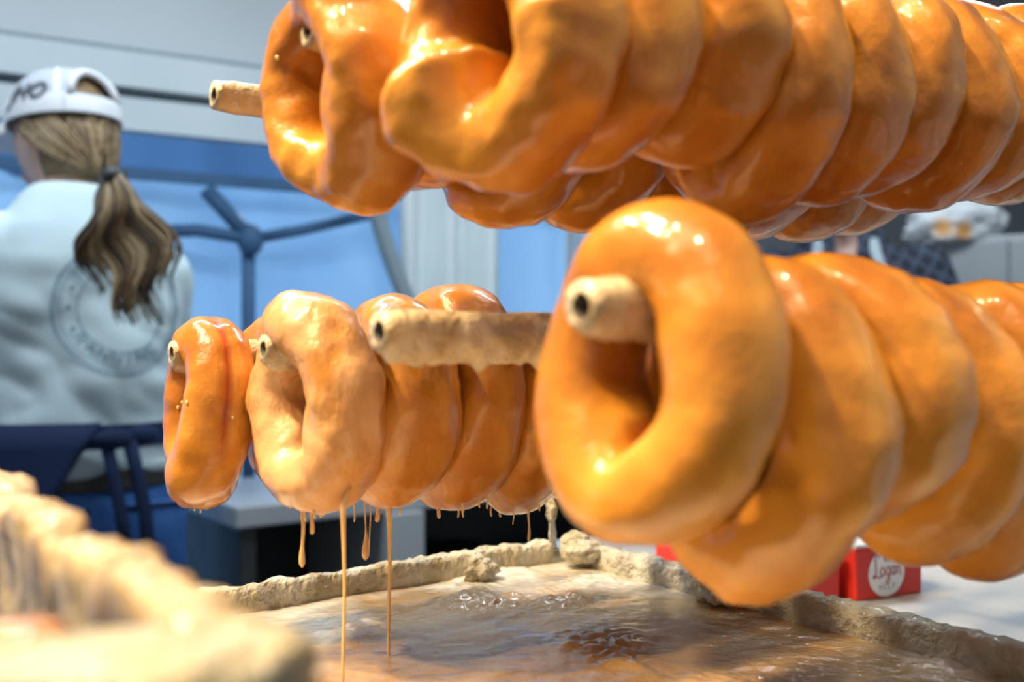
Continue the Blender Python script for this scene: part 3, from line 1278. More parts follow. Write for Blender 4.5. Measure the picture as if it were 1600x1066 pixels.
def carton(label, c, rz, L, D, H, logo=True):
    root = thing('red_carton', label, 'box', c, rz)
    b = MB()
    b.box((0, 0, H / 2), (L, D, H))
    bevel(b.build('carton_body', M['red_card'], root, smooth=False), 0.0025)
    b = MB()
    b.box((0, 0, H + 0.0012), (L - 0.004, D - 0.004, 0.0024))
    b.build('lid', M['white_card'], root, smooth=False)
    if logo:
        y = -D / 2 - 0.0006
        rr = H * 0.455
        cx, cz = -0.004, H * 0.5
        vs = [(cx, y, cz)] + [(cx + rr * 1.02 * math.cos(2 * PI * k / 48), y, cz + rr * math.sin(2 * PI * k / 48)) for k in range(48)]
        disc = link('logo_disc', vs, [(0, 1 + k, 1 + (k + 1) % 48) for k in range(48)], M['white_card'], root, smooth=False)

        def put(name, strokes, w, mat, ox, oz, sc):
            V, Fc = [], []
            for st in strokes:
                v, f = ribbon(st, w)
                n0 = len(V)
                V += [(cx + (ox + p.x * sc) * rr, y - 0.0005, cz + (oz + p.y * sc) * rr) for p in v]
                Fc += [tuple(i + n0 for i in q) for q in f]
            link(name, V, Fc, mat, disc, smooth=False)
        Ls = [[(0.42, 1.5), (0.25, 1.85), (0.02, 1.55), (0.1, 0.7), (0.02, 0.05), (-0.18, -0.1), (-0.2, 0.1), (0.1, 0.02), (0.5, -0.12), (0.62, 0.02)]]
        os_ = [[(0.82, 0.75), (0.62, 0.55), (0.62, 0.15), (0.82, 0.0), (1.02, 0.2), (1.0, 0.6), (0.82, 0.75)]]
        gs = [[(1.62, 0.62), (1.42, 0.75), (1.24, 0.5), (1.26, 0.15), (1.45, 0.05), (1.6, 0.25)],
              [(1.64, 0.75), (1.62, 0.1), (1.58, -0.5), (1.35, -0.65), (1.25, -0.45), (1.5, -0.1)]]
        as_ = [[(2.2, 0.62), (2.0, 0.75), (1.84, 0.45), (1.88, 0.1), (2.05, 0.05), (2.2, 0.3)], [(2.22, 0.75), (2.2, 0.2), (2.3, 0.05)]]
        ns = [[(2.46, 0.75), (2.46, 0.05)], [(2.46, 0.5), (2.62, 0.75), (2.78, 0.6), (2.8, 0.1), (2.9, -0.1)]]
        put('lettering_logan', Ls + os_ + gs + as_ + ns, 0.10, M['ink_red'], -0.66, -0.14, 0.50)
        put('lettering_n', [[(0, 0), (0, 0.5)], [(0, 0.42), (0.16, 0.52), (0.3, 0.4), (0.3, 0)]], 0.13, M['ink_red'], -0.10, 0.46, 0.62)
        Hs = [[(0, 0), (0, .5)], [(0, .25), (.25, .25)], [(.25, 0), (.25, .5)]]
        Es = [[(.6, 0), (.6, .5)], [(.6, .5), (.85, .5)], [(.6, .25), (.8, .25)], [(.6, 0), (.85, 0)]]
        L2 = [[(1.2, .5), (1.2, 0), (1.45, 0)]]
        Ps = [[(1.8, 0), (1.8, .5), (2.02, .48), (2.05, .3), (1.8, .24)]]
        put('lettering_small', Hs + Es + L2 + Ps, 0.07, M['ink_grey'], -0.42, -0.68, 0.42)
    return root


dB = 0.215 * F / (937 - HOR)
cb_ = P(1374, 937, dB)
# logo face runs right and away; its normal faces the camera, turned to the left
frz = math.radians(26)
fx = Vector((math.cos(frz), math.sin(frz), 0))
fy = Vector((-fx.y, fx.x, 0))
LB, DB, HB = 0.080, 0.075, 0.046
cc = cb_ + fx * 0.012 + fy * DB / 2
carton('red card box with white lid and round Logan logo on the white table', (cc.x, cc.y, T_Z), frz, LB, DB, HB)
c2 = cc - fx * (LB + 0.003) + fy * 0.006
carton('plain red card box left of the box with the Logan logo', (c2.x, c2.y, T_Z), frz, LB * 0.8, DB, HB * 0.98, logo=False)
p3 = P(1086, 905, 0.95)
carton('red card box glimpsed under the nearest doughnut ring', (p3.x, p3.y, T_Z), 0.5, 0.05, 0.06, 0.04, logo=False)

# ================================================================== people


def head_fn(p):
    q = Vector(p)
    if q.z < 0.0:
        t = -q.z
        q.x *= 1 - 0.36 * t * t
        if q.y > 0:
            q.y *= 1 - 0.10 * t
        else:
            q.y *= 1 - 0.45 * t
    # brow, eye hollows
    if q.y > 0.5:
        for s in (-1, 1):
            d2 = ((q.x - s * 0.42) / 0.22) ** 2 + ((q.z - 0.02) / 0.14) ** 2
            q.y -= 0.09 * math.exp(-d2)
        q.y += 0.03 * math.exp(-(q.z / 0.1 - 2.4) ** 2)
    return q


def make_person(label, loc, rotz, head_yaw, skin, arms, head_at=(0, .03, 1.548)):
    root = thing('person', label, 'person', loc, rotz)
    b = MB()
    cap = b.capsule
    cap((-.065, 0, .89), .098, (.065, 0, .89), .098)
    cap((0, 0, .92), .105, (0, .0, 1.18), .105)
    cap((-.07, .005, 1.27), .092, (.07, .005, 1.27), .092)
    cap((-.115, 0, 1.345), .045, (.115, 0, 1.345), .045)
    cap((0, -.005, 1.36), .058, (head_at[0] * .9, head_at[1] - .015, head_at[2] - .075), .047)
    for s in (-1, 1):
        cap((s * .085, 0, .88), .088, (s * .09, .01, .48), .056)
        cap((s * .09, .01, .48), .055, (s * .095, -.02, .09), .036)
        cap((s * .095, -.03, .05), .036, (s * .10, .13, .035), .030)
    # arms
    for s, (sh, el, wr, hd) in zip((-1, 1), arms):
        sh, el, wr, hd = map(Vector, (sh, el, wr, hd))
        cap(sh, .046, el, .036)
        cap(el, .036, wr, .024)
        d = (hd - wr).normalized()
        side = d.cross(Vector((0, 0, 1))).normalized()
        palm = wr + d * 0.08
        cap(wr + side * .014, .016, palm + side * .024, .014)
        cap(wr - side * .014, .016, palm - side * .024, .014)
        cap(wr, .017, palm, .015)
        dn = Vector((0, 0, -1))
        for k, (o, L) in enumerate(((-.034, .058), (-.0115, .072), (.0115, .078), (.034, .068))):
            b0 = palm + side * o
            b1 = b0 + d * L * .5 + dn * .008 + side * o * .25
            b2 = b1 + d * L * .38 + dn * .024
            cap(b0, .0092, b1, .0085)
            cap(b1, .0085, b2, .0075)
        sg = 1 if s < 0 else -1
        t0 = wr + d * .03 + side * .024 * sg
        t1 = t0 + side * .034 * sg + d * .028 + dn * .006
        cap(t0, .012, t1, .010)
        cap(t1, .010, t1 + d * .032 + dn * .008, .0085)
    # head
    hc = Vector(head_at)
    ry = Matrix.Rotation(head_yaw, 3, 'Z')

    def hp(x, y, z):
        return hc + ry @ Vector((x, y, z))
    hb = MB()
    hb.ellipsoid((0, 0, 0), (.074, .096, .114), 40, 30, head_fn)
    hb.capsule((0, .098, .012), .009, (0, .112, -.022), .0135)
    for s in (-1, 1):
        hb.ellipsoid((s * .011, .100, -.026), (.009, .010, .008), 10, 8)
        hb.ellipsoid((s * .073, -.008, -.008), (.008, .020, .031), 14, 10)
        hb.ellipsoid((s * .012, .088, -.058), (.014, .008, .005), 10, 8)
        hb.ellipsoid((s * .010, .087, -.066), (.013, .008, .006), 10, 8)
    hb.ellipsoid((0, .078, -.092), (.022, .018, .016), 12, 10)
    b.add([hp(*v) for v in hb.v], hb.f)
    body = b.build('body', M[skin], root)
    remesh(body, 0.0055, 3)
    for s in (-1, 1):
        e = MB()
        e.ellipsoid(hp(s * .031, .076, .004), (.0125, .0125, .0125), 16, 10)
        e.build('eye', M['eye'], root)
    return root, hc, ry, hp


def displace(o, fn):
    me = o.data
    n = len(me.vertices)
    co = np.empty(n * 3, np.float32)
    no = np.empty(n * 3, np.float32)
    me.vertices.foreach_get('co', co)
    me.vertices.foreach_get('normal', no)
    co = co.reshape(-1, 3)
    no = no.reshape(-1, 3)
    for i in range(n):
        v = Vector(co[i])
        co[i] += no[i] * fn(v)
    me.vertices.foreach_set('co', co.ravel())
    me.update()


def shirt(root, mat, zhem, arms, name='tshirt', folds=1.0, seed=0, sleeve=0.62, sw=1.0):
    b = MB()
    b.loft([(zhem, 0, 0, .180, .128), (zhem + .03, 0, 0, .178, .126), (1.03, 0, 0, .168, .120), (1.12, 0, 0, .165, .120), (1.22, 0, -.003, .176, .126),
            (1.30, 0, -.004, .184 * sw, .124), (1.36, 0, -.006, .176 * sw * sw, .105), (1.395, 0, -.008, .140 * sw * sw, .085), (1.42, 0, -.008, .105 * sw, .072),
            (1.437, 0, -.004, .074, .064)], 48)
    for (sh, el, wr, hd) in arms:
        sh, el = Vector(sh), Vector(el)
        e = sh.lerp(el, sleeve)
        b.capsule(sh + Vector((0, 0, -.003)), .062, e, .060, 20)
    o = b.build(name, mat, root)
    remesh(o, 0.008, 6)

    def f(v):
        a = nz((v.x * 5 + v.z * 4, v.y * 5, v.z * 9 - v.x * 5), 1, seed + 1)
        c = nz((v.x * 12 + v.z * 7, v.y * 9, v.z * 14), 1, seed + 2)
        low = max(0, min(1, (1.32 - v.z) / 0.25))
        return folds * (0.014 * a * (0.4 + low) + 0.011 * abs(c) * (0.3 + low))
    displace(o, f)
    return o


def trousers(root, mat):
    b = MB()
    b.loft([(.80, 0, 0, .185, .128), (.87, 0, 0, .190, .130), (.93, 0, 0, .180, .124), (.965, 0, 0, .172, .118)], 40)
    for s in (-1, 1):
        b.capsule((s * .090, 0, .84), .098, (s * .092, .01, .48), .072, 22)
        b.capsule((s * .092, .01, .50), .072, (s * .097, -.015, .10), .058, 22)
    o = b.build('jeans', mat, root)
    remesh(o, 0.009, 4)
    displace(o, lambda v: 0.005 * nz((v.x * 8, v.y * 8, v.z * 18), 1, 3))
    return o


def shoes(root):
    for s in (-1, 1):
        b = MB()
        b.capsule((s * .095, -.035, .045), .045, (s * .10, .14, .036), .036)
        b.build('shoe', M['darkgrey'], root)


# ---- the woman at the left
armsA = [((-.155, .0, 1.330), (-.235, .10, 1.12), (-.13, .32, 1.10), (-.10, .40, 1.09)),
         ((.142, .0, 1.288), (.185, .12, 1.08), (.11, .34, 1.10), (.08, .42, 1.09))]
DW = 1.75
wpos = P(122, HOR, DW)
TH = math.radians(42)
woman, hc, ry, hp = make_person('person in white trucker cap and pale blue t-shirt with a long ponytail, back turned',
                                (wpos.x, wpos.y, 0), TH, math.radians(18), 'skin', armsA, (-.010, .045, 1.530))
tee = shirt(woman, M['cotton'], 0.948, armsA, 'tshirt', 1.0, 4, sw=0.89)
jeans = trousers(woman, M['denim'])
shoes(woman)


def ring_band(name, root, z0, z1, w, d, a0, a1, mat, th=0.006, n=60, flare=0.0, cut=None, wr=0.0):
    """curved cloth panel around the body; angles in degrees, 0 = right hand, 90 = front"""
    vs, fs = [], []
    nzv = 12
    for i in range(nzv + 1):
        t = i / nzv
        z = z1 + (z0 - z1) * t
        for j in range(n + 1):
            aa = a0 + (a1 - a0) * j / n
            if cut:
                aa = a0 + (cut(t) - a0) * j / n
            a = math.radians(aa)
            k = 1 + flare * t + wr * nz((aa * 0.06, t * 1.5, 0), 1, 5)
            vs.append((w * k * math.cos(a), d * k * math.sin(a), z))
    for i in range(nzv):
        for j in range(n):
            q = i * (n + 1) + j
            fs.append((q, q + 1, q + n + 2, q + n + 1))
    o = link(name, vs, fs, mat, root)
    m = o.modifiers.new('t', 'SOLIDIFY')
    m.thickness = th
    m.offset = 1
    return o


ring_band('belt', woman, .918, .952, .186, .131, 0, 360, M['leather'])
ap = ring_band('apron', woman, .52, 1.035, .203, .155, 20, 240, M['navy'], 0.004, flare=0.10, cut=lambda t: 266 - 34 * min(1, t * 2.6), wr=0.04)
ring_band('waistband', ap, .990, 1.030, .201, .153, 0, 360, M['navy'], 0.006)
kn = MB()
kn.ellipsoid((-.0, -.165, 1.008), (.032, .018, .018))
kn.ellipsoid((.05, -.160, 1.012), (.030, .012, .016))
kn.build('knot', M['navy'], ap)
for (x0, x1, zb, w) in ((-.012, .022, .80, .011), (.026, .062, .76, .012)):
    b = MB()
    b.tube([(x0, -.167, 1.005), (x0 + (x1 - x0) * .3, -.172, .95), (x0 + (x1 - x0) * .7, -.172, .88), (x1, -.170, zb)], w, 8, flat=0.35)
    b.build('tie_string', M['navy'], ap)
# denim back pockets and a seam
for s in (-1, 1):
    b = MB()
    b.box((s * .085, -.133, .835), (.11, .012, .12), 0)
    pk = bevel(b.build('pocket', M['denim'], jeans), .01)
    b = MB()
    b.box((s * .085, -.140, .888), (.112, .004, .006), 0)
    b.build('pocket_stitch', M['navy'], jeans)

# print on the back of the shirt, laid onto the cloth


def lay(root_obj, tris, name, mat, eps=0.0016):
    me = tee.data
    bv = BVHTree.FromPolygons([v.co.copy() for v in me.vertices], [tuple(p.vertices) for p in me.polygons])
    vs, fs = [], []
    for poly in tris:
        ids = []
        ok = True
        for (x, z) in poly:
            h = bv.ray_cast(Vector((x, -0.6, z)), Vector((0, 1, 0)))
            if h[0] is None or h[1].y > -0.08:
                ok = False
                break
            ids.append(h[0] + Vector((0, -eps, 0)) + h[1] * eps)
        if ok:
            n0 = len(vs)
            vs += ids
            fs.append(tuple(range(n0, n0 + len(ids))))
    if fs:
        return link(name, vs, fs, mat, root_obj)


def text_polys(txt, size, bold=0.0):
    cu = bpy.data.curves.new('t', 'FONT')
    cu.body = txt
    cu.size = size
    cu.offset = bold
    cu.align_x = 'CENTER'
    cu.resolution_u = 3
    o = bpy.data.objects.new('t', cu)
    COL.objects.link(o)
    dg = bpy.context.evaluated_depsgraph_get()
    me = bpy.data.meshes.new_from_object(o.evaluated_get(dg))
    polys = [[(me.vertices[i].co.x, me.vertices[i].co.y) for i in p.vertices] for p in me.polygons]
    bpy.data.objects.remove(o)
    bpy.data.curves.remove(cu)
    bpy.data.meshes.remove(me)
    return polys


PCX, PCZ, PR = 0.030, 1.222, 0.112


def ring_polys(r0, r1, n=120):
    out = []
    for k in range(n):
        a, c = 2 * PI * k / n, 2 * PI * (k + 1) / n
        out.append([(PCX + r * math.cos(t), PCZ + r * math.sin(t)) for r, t in ((r0, a), (r1, a), (r1, c), (r0, c))])
    return out


lay(tee, ring_polys(PR * 0.97, PR), 'print_ring', M['ink_navy'])
lay(tee, ring_polys(PR * 0.64, PR * 0.66), 'print_ring', M['ink_navy'])
dots = []
for k in range(90):
    a = 2 * PI * k / 90
    for rr in (0.88, 0.925):
        cx, cz = PCX + PR * rr * math.cos(a + rr), PCZ + PR * rr * math.sin(a + rr)
        s = PR * 0.014
        dots.append([(cx - s, cz - s), (cx + s, cz - s), (cx + s, cz + s), (cx - s, cz + s)])
lay(tee, dots, 'print_dots', M['ink_navy'])
for adeg in (158, 180, 204):
    a = math.radians(adeg)
    cx, cz = PCX + PR * .77 * math.cos(a), PCZ + PR * .77 * math.sin(a)
    star = []
    for k in range(10):
        r = PR * (0.055 if k % 2 == 0 else 0.028)
        t = PI / 2 + k * PI / 5
        star.append((cx + r * math.cos(t), cz + r * math.sin(t)))
    lay(tee, [[(cx, cz), star[k], star[(k + 1) % 10]] for k in range(10)], 'print_star', M['ink_navy'])
for txt, a0, step, flip in (('RANNING', 216, 15, True), ('FR', 142, -14, False)):
    for k, ch in enumerate(txt):
        a = math.radians(a0 + step * k)
        rot = a + PI / 2 if flip else a - PI / 2
        rad = PR * (0.83 if flip else 0.71)
        polys = []
        for poly in text_polys(ch, PR * 0.24):
            q = []
            for (x, y) in poly:
                X = x * math.cos(rot) - y * math.sin(rot)
                Y = x * math.sin(rot) + y * math.cos(rot)
                q.append((PCX + rad * math.cos(a) + X, PCZ + rad * math.sin(a) + Y))
            polys.append(q)
        lay(tee, polys, 'print_letter', M['ink_navy'])

# ---- cap


def make_cap():
    capo = bpy.data.objects.new('trucker_cap', None)
    COL.objects.link(capo)
    capo.parent = woman
    capo.location = hc + Vector((0, 0, 0.022))
    capo.rotation_euler = (math.radians(-4), 0, math.radians(18))
    AX, AY, AZ = .089, .110, .098

    def surf(th, v, k=1.0):
        """th: 0 right, 90 front; v 0 at the band, 1 at the button"""
        a = math.radians(th)
        ph = v * PI / 2
        c = math.cos(ph) ** 0.80
        return Vector((AX * k * c * math.cos(a), AY * k * c * math.sin(a), AZ * k * math.sin(ph) ** 0.92 if v > 0 else 0.0))

    def opening(th, v):
        d = (th - 270 + 180) % 360 - 180
        return abs(d) < 34 and 0.20 < v < 0.20 + 0.40 * math.sqrt(max(0, 1 - (d / 34) ** 2))

    def patch(name, t0, t1, v0, v1, mat, k, nn=24, nv=24, skip=False, th=0.003):
        vs, fs = [], []
        for i in range(nv + 1):
            for j in range(nn + 1):
                vs.append(surf(t0 + (t1 - t0) * j / nn, v0 + (v1 - v0) * i / nv, k))
        for i in range(nv):
            for j in range(nn):
                if skip and opening(t0 + (t1 - t0) * (j + .5) / nn, v0 + (v1 - v0) * (i + .5) / nv):
                    continue
                q = i * (nn + 1) + j
                fs.append((q, q + 1, q + nn + 2, q + nn + 1))
        o = link(name, vs, fs, mat, capo)
        m = o.modifiers.new('t', 'SOLIDIFY')
        m.thickness = th
        return o
    patch('front_panel', 40, 140, 0, 1, M['capw'], 1.0)
    patch('mesh_panel', 140, 222, 0.0, 1, M['capmesh'], 1.0)
    patch('mesh_panel', 222, 318, 0.0, 1, M['capmesh'], 1.0, 80, 60, True)
    patch('mesh_panel', 318, 400, 0.0, 1, M['capmesh'], 1.0)
    patch('side_band', 140, 232, -0.0, 0.20, M['capw'], 1.018)
    patch('side_band', 308, 400, -0.0, 0.20, M['capw'], 1.018)
    patch('snap_strap', 228, 312, 0.0, 0.17, M['capw'], 1.022)
    for t in (140, 222, 318, 400):
        patch('seam_tape', t - 3.5, t + 3.5, 0, .97, M['capw'], 1.016, 6, 24)
    # edging of the opening
    pts = []
    for k in range(25):
        d = -34 + 68 * k / 24
        v = 0.20 + 0.40 * math.sqrt(max(0, 1 - (d / 34) ** 2))
        pts.append(surf(270 + d, v, 1.01))
    b = MB()
    b.tube(pts, 0.007, 8)
    b.build('opening_binding', M['capw'], capo)
    b = MB()
    b.ellipsoid(surf(0, 1, 1.01), (.009, .009, .005), 14, 8)
    b.build('button', M['capw'], capo)
    # bill
    vs, fs = [], []
    nn, nv = 30, 10
    for i in range(nv + 1):
        t = i / nv
        for j in range(nn + 1):
            a = 25 + 130 * j / nn
            p = surf(a, 0.0, 1.0)
            s = math.sin(math.radians((a - 25) / 130 * 180))
            p.y += 0.072 * t * s ** 0.6
            p.z += 0.004 - 0.020 * t * t - 0.10 * p.x * p.x / 0.09 * 0.5
            vs.append(p)
    for i in range(nv):
        for j in range(nn):
            q = i * (nn + 1) + j
            fs.append((q, q + 1, q + nn + 2, q + nn + 1))
    o = link('bill', vs, fs, M['capw'], capo)
    m = o.modifiers.new('t', 'SOLIDIFY')
    m.thickness = 0.004
    # embroidered mark on the left side
    polys = text_polys('JHO', 0.042, 0.0016)
    V, Fc = [], []
    for poly in polys:
        ids = []
        for (x, y) in poly:
            x2 = x + 0.25 * y
            th = 190 + x2 / 0.1 * 57.3
            v = 0.15 + y / 0.15
            ids.append(len(V))
            V.append(surf(th, v, 1.032))
        Fc.append(tuple(ids))
    link('embroidered_mark', V, Fc, M['ink_dark'], capo)
    return capo


make_cap()

# ---- hair


def strands(name, paths, root, mat):
    V, Fc, tone = [], [], []
    for (pts, rads, tn) in paths:
        mb = MB()
        mb.tube(pts, rads, 6, flat=0.7)
        n0 = len(V)
        V += mb.v
        Fc += [tuple(i + n0 for i in q) for q in mb.f]
        tone += [tn] * len(mb.v)
    o = link(name, V, Fc, mat, root)
    at = o.data.attributes.new('tone', 'FLOAT', 'POINT')
    at.data.foreach_set('value', tone)
    return o


def make_hair():
    rnd = random.Random(5)
    # scalp shell under the cap
    b = MB()

    def fn(p):
        q = Vector(p)
        if q.z < 0:
            q.x *= 1 - 0.25 * q.z * q.z
            if q.y < 0:
                q.y *= 1 - 0.25 * q.z * q.z
        return q
    b.ellipsoid((0, 0, 0), (.081, .102, .118), 40, 30, fn)
    keepv = []
    fs = []
    for f in b.f:
        c = sum((b.v[i] for i in f), Vector()) / len(f)
        # hair line: behind the ears, above the nape
        if c.y < 0.005 + 0.4 * max(0, c.z) and c.z > -0.095 - 0.25 * (c.y + 0.06) and not (c.y > -0.025 and c.z < -0.03):
            fs.append(f)
    o = link('scalp_hair', [hp(*v) for v in b.v], fs, M['hair'], woman)
    at = o.data.attributes.new('tone', 'FLOAT', 'POINT')
    at.data.foreach_set('value', [0.5 + 0.3 * nz(v, 60, 2) for v in b.v])
    m = o.modifiers.new('t', 'SOLIDIFY')
    m.thickness = 0.004
    tie = hp(0.0, -.108, -.062)
    # swept strands from under the cap to the tie
    paths = []
    for k in range(150):
        s = rnd.choice((-1, 1))
        a = rnd.uniform(0, 1)
        ang = math.radians(8 + 80 * a)           # 0 at the temple, 90 at the back
        st = Vector((s * .082 * math.cos(ang), .018 - .123 * math.sin(ang) * 1.0, rnd.uniform(-.005, .03)))
        n = 9
        pts, rr = [], []
        tl = Vector((s * 0.006, -.106, -.062 + rnd.uniform(-.012, .012)))
        for i in range(n + 1):
            t = i / n
            q = st.lerp(tl, t)
            # keep on the head surface
            e = math.sqrt((q.x / .083) ** 2 + (q.y / .104) ** 2 + (q.z / .135) ** 2)
            if e > 1e-4 and t < 0.9:
                q = q * (max(1.0, 1.0 / e) if e < 1 else 1.0)
            q.z -= 0.012 * math.sin(t * PI) * (1 - a)
            q *= 1.0 + 0.012 * rnd.random()
            pts.append(hp(*q))
            rr.append(.0038 * (0.5 + 0.6 * math.sin(PI * min(1, t + .15))))
        paths.append((pts, rr, min(1, max(0, 0.58 + 0.4 * rnd.uniform(-1, 1)))))
    strands('swept_hair', paths, woman, M['hair'])
    # ponytail
    paths = []
    inv_w = (Matrix.Translation((wpos.x, wpos.y, 0)) @ Matrix.Rotation(TH, 4, 'Z')).inverted()

    def cl(t):
        # centre line in the picture plane (x right, z up) at the back of the shirt
        keys = [(0, 178, 272), (0.15, 184, 305), (0.35, 194, 355), (0.6, 205, 410), (0.8, 212, 455), (1.0, 224, 510)]
        for (a, b_) in zip(keys, keys[1:]):
            if t <= b_[0]:
                u = (t - a[0]) / (b_[0] - a[0])
                return a[1] + (b_[1] - a[1]) * u, a[2] + (b_[2] - a[2]) * u
        return keys[-1][1:]
    for k in range(190):
        la = max(-1, min(1, rnd.gauss(0, 0.5)))
        dp = rnd.uniform(-1, 1)
        end = rnd.uniform(0.68, 1.0) if abs(la) < .6 else rnd.uniform(0.5, 0.85)
        ph = rnd.uniform(0, 1.2) + la * 2.2
        n = 22
        pts, rr = [], []
        for i in range(n + 1):
            t = end * i / n
            x, y = cl(t)
            env = 9 + 66 * math.sin(min(1, t * 1.35) * PI * 0.62) ** 1.1
            if t > .75:
                env *= 1 - 0.9 * (t - .75)
            x += la * env + 12 * math.sin(t * 12 + ph) * min(1, t * 3)
            d = DW - .185 - 0.012 * dp * min(1, t * 4) - 0.006 * math.sin(t * 9 + ph) + 0.03 * max(0, .25 - t)
            w = P(x, y, d)
            pts.append(inv_w @ w)
            rr.append(.0046 * (1 - 0.75 * (i / n) ** 2))
        tn = 0.50 + 0.42 * math.sin(la * 9 + 1.0) + 0.16 * rnd.uniform(-1, 1)
        paths.append((pts, rr, min(1, max(0, tn))))
    strands('ponytail', paths, woman, M['hair'])
    b = MB()
    tp = inv_w @ P(178, 275, DW - .175)
    b.ellipsoid(tp, (.020, .018, .016), 16, 10)
    b.build('hair_tie', M['darkgrey'], woman)


make_hair()

# ---- the person behind the doughnuts at the right
armsB = [((-.185, .0, 1.355), (-.26, .06, 1.12), (-.16, .27, 1.06), (-.12, .34, 1.05)),
         ((.185, .0, 1.355), (.26, .06, 1.12), (.16, .27, 1.06), (.12, .34, 1.05))]
D2 = 2.45
p2 = P(1318, HOR, D2)
man, hc2, ry2, hp2 = make_person('person in dark plaid shirt half hidden behind the doughnuts at the right',
                                 (p2.x, p2.y, 0), math.radians(165), 0, 'skin2', armsB)
ps = shirt(man, M['plaid'], 0.93, armsB, 'plaid_shirt', 1.0, 9, 0.95)
trousers(man, M['denim'])
shoes(man)
# open collar: skin V and collar flaps
b = MB()
b.add([(-.035, .074, 1.43), (.035, .074, 1.43), (.012, .118, 1.335), (-.012, .118, 1.335), (0, .095, 1.43),
       (-.035, .060, 1.43), (.035, .060, 1.43), (.012, .10, 1.335), (-.012, .10, 1.335)],
      [(0, 3, 2, 1), (0, 1, 6, 5), (1, 2, 7, 6), (2, 3, 8, 7), (3, 0, 5, 8), (5, 6, 7, 8)])
b.build('open_neck', M['skin2'], man, smooth=False)
for s in (-1, 1):
    b = MB()
    b.add([(s * .030, .085, 1.455), (s * .085, .03, 1.45), (s * .085, .085, 1.40), (s * .022, .125, 1.36),
           (s * .030, .077, 1.455), (s * .085, .022, 1.45), (s * .085, .077, 1.40), (s * .022, .117, 1.36)],
          [(0, 1, 2, 3), (7, 6, 5, 4), (0, 4, 5, 1), (1, 5, 6, 2), (2, 6, 7, 3), (3, 7, 4, 0)])
    b.build('collar_flap', M['plaid'], man, smooth=False)
    b = MB()
    b.tube([(s * .052, .02, 1.452), (s * .060, .085, 1.415), (s * .075, .128, 1.34), (s * .09, .142, 1.25)], .014, 8, flat=.4)
    b.build('apron_strap', M['apron_grey'], man)
ring_band('apron_bib', man, .60, 1.26, .185, .150, 50, 130, M['apron_grey'], 0.004, flare=.05)
b = MB()
b.ellipsoid(hp2(0, -.010, .022), (.083, .102, .106), 32, 20)
fs = [f for f in b.f if (sum((b.v[i] for i in f), Vector()) / len(f) - hp2(0, 0, 0)).y < 0.045 + .35 * ((sum((b.v[i] for i in f), Vector()) / len(f) - hp2(0, 0, 0)).z - .03)]
o = link('hair', b.v, fs, M['hair_dark'], man)
o.modifiers.new('t', 'SOLIDIFY').thickness = .006

# ================================================================== background furniture
# tall white cabinet with a crumpled paper bag on top
dc = 2.85
zt = zpx(372, dc)
c0 = P(1436, HOR, dc)
cab = thing('white_cabinet', 'tall white two-door cabinet at the right behind the doughnuts', 'cabinet', (c0.x + 0.41, c0.y + 0.05, 0), math.radians(-24))
b = MB()
b.box((0, 0, zt / 2), (0.70, 0.40, zt))
bevel(b.build('cabinet_body', M['white_laminate'], cab, smooth=False), .006)
for x in (-.235, .115):
    b = MB()
    xw = 0.218 if x < 0 else 0.464
    b.box((x if x < 0 else 0.110, -.208, zt / 2 - .0), (xw, .016, zt - .03))
    dr = bevel(b.build('cabinet_door', M['white_laminate'], cab, smooth=False), .004)
    b = MB()
    b.tube([((-.15 if x < 0 else -.095), -.23, .9), ((-.15 if x < 0 else -.095), -.23, 1.05)], .006, 8)
    b.build('handle', M['steel'], dr)


def bag():
    c = P(1502, 352, dc - .0)
    b = MB()

    def fn(p):
        q = Vector(p)
        k = 1 + 0.30 * nz(q, 1.6, 21) + 0.16 * abs(nz(q, 3.4, 22)) - 0.06 * abs(nz(q, 7.5, 23))
        q = q * k
        q.x += 0.15 * q.z
        q.z = max(q.z, -0.72)
        return q
    b.ellipsoid((0, 0, 0), (.130, .09, .082), 60, 44, fn)
    o = b.build('paper_bag', M['bag'], None, loc=(c.x - .02, c0.y + .0, zt + .040))
    tag(o, 'crumpled white paper bag with orange stains on the white cabinet', 'bag')


bag()

# things seen low between the woman and the trough


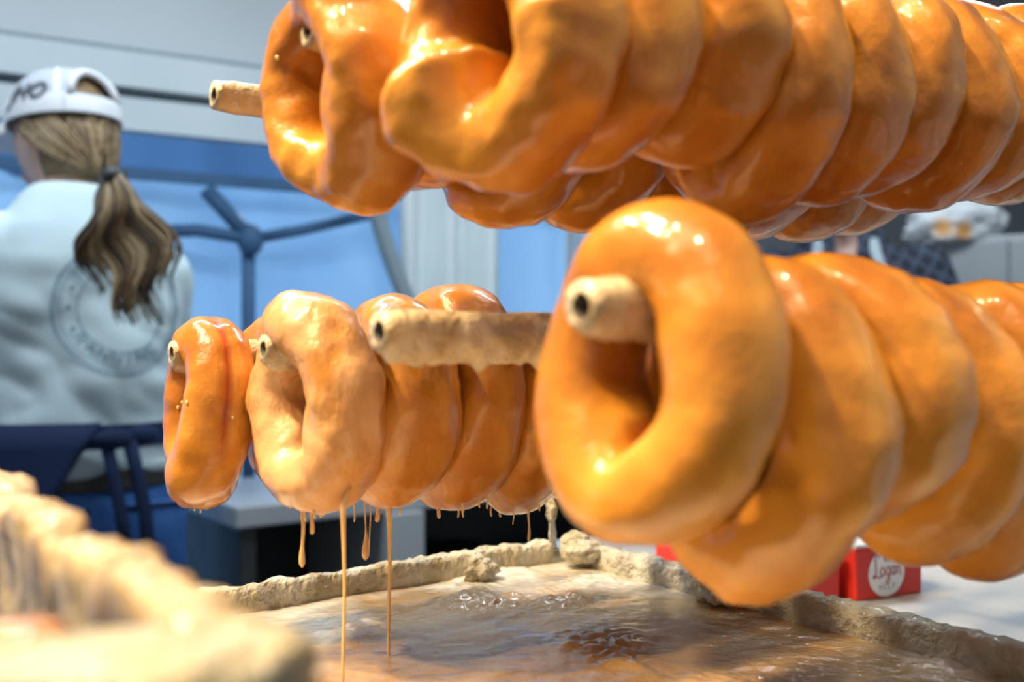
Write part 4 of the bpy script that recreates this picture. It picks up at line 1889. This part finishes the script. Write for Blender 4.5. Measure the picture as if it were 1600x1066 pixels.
def low_stuff():
    d = 1.75
    # white worktop with dark interior further back
    root = thing('prep_counter', 'white-topped dark prep counter behind the dripping doughnuts', 'counter', (P(705, HOR, 2.3).x, 2.3, 0), RANG)
    zt_ = 0.87
    b = MB()
    b.box((0.06, 0, zt_ - .02), (1.30, .40, .04))
    bevel(b.build('countertop', M['white_laminate'], root, smooth=False), .004)
    b = MB()
    b.box((0.06, .185, zt_ / 2 - .02), (1.27, .02, zt_ - .05))
    b.build('back_panel', M['darkgrey'], root, smooth=False)
    for x in (-.56, -.245, .68):
        b = MB()
        b.box((x, 0 if x != -.245 else -.03, zt_ / 2 - .02), (.03 if x != -.245 else .085, .37, zt_ - .041))
        bevel(b.build('side_panel', M['white_laminate'] if x == -.245 else M['darkgrey'], root, smooth=False), .003)
    b = MB()
    b.box((.235, -.01, .50), (.86, .34, .02))
    b.build('shelf', M['white_laminate'], root, smooth=False)
    w = root.location
    m = Matrix.Translation(w) @ Matrix.Rotation(RANG, 4, 'Z')

    def tub(label, lx, ly, z, sx, sy, h, mat, rim=True):
        p = m @ Vector((lx, ly, z))
        t = thing('storage_tub', label, 'tub', p, RANG)
        b = MB()
        b.loft([(0.0, 0, 0, sx * .44, sy * .44), (h, 0, 0, sx * .5, sy * .5)], 32, 5)
        b.build('tub_body', mat, t)
        b = MB()
        b.loft([(h, 0, 0, sx * .53, sy * .53), (h + .02, 0, 0, sx * .53, sy * .53)], 32, 5)
        b.build('lid', mat, t)
    tub('black plastic tub on the shelf right of the white divider', -.03, -.02, .511, .28, .28, .16, M['iron'])
    tub('dark grey tub on the shelf behind the fourth dripping doughnut', .38, -.02, .511, .36, .28, .13, M['darkgrey'])
    tub('black tub on the floor left of the white divider', -.42, -.02, .0, .19, .28, .42, M['iron'])


low_stuff()

# crumb on the ledge right under the lens
cr_p = P(30, 1012, 0.168)
tag(lump('doughnut_crumb', (cr_p.x, cr_p.y, cr_p.z), (0.009, 0.007, 0.004), 31, None, M['donut']),
    'small orange doughnut crumb on the ledge at the bottom left', 'crumb')
for o_ in bpy.data.objects:
    if o_.name.startswith('doughnut_crumb'):
        for nm_ in ('rim', 'crease', 'glaze'):
            o_.data.attributes.new(nm_, 'FLOAT', 'POINT')
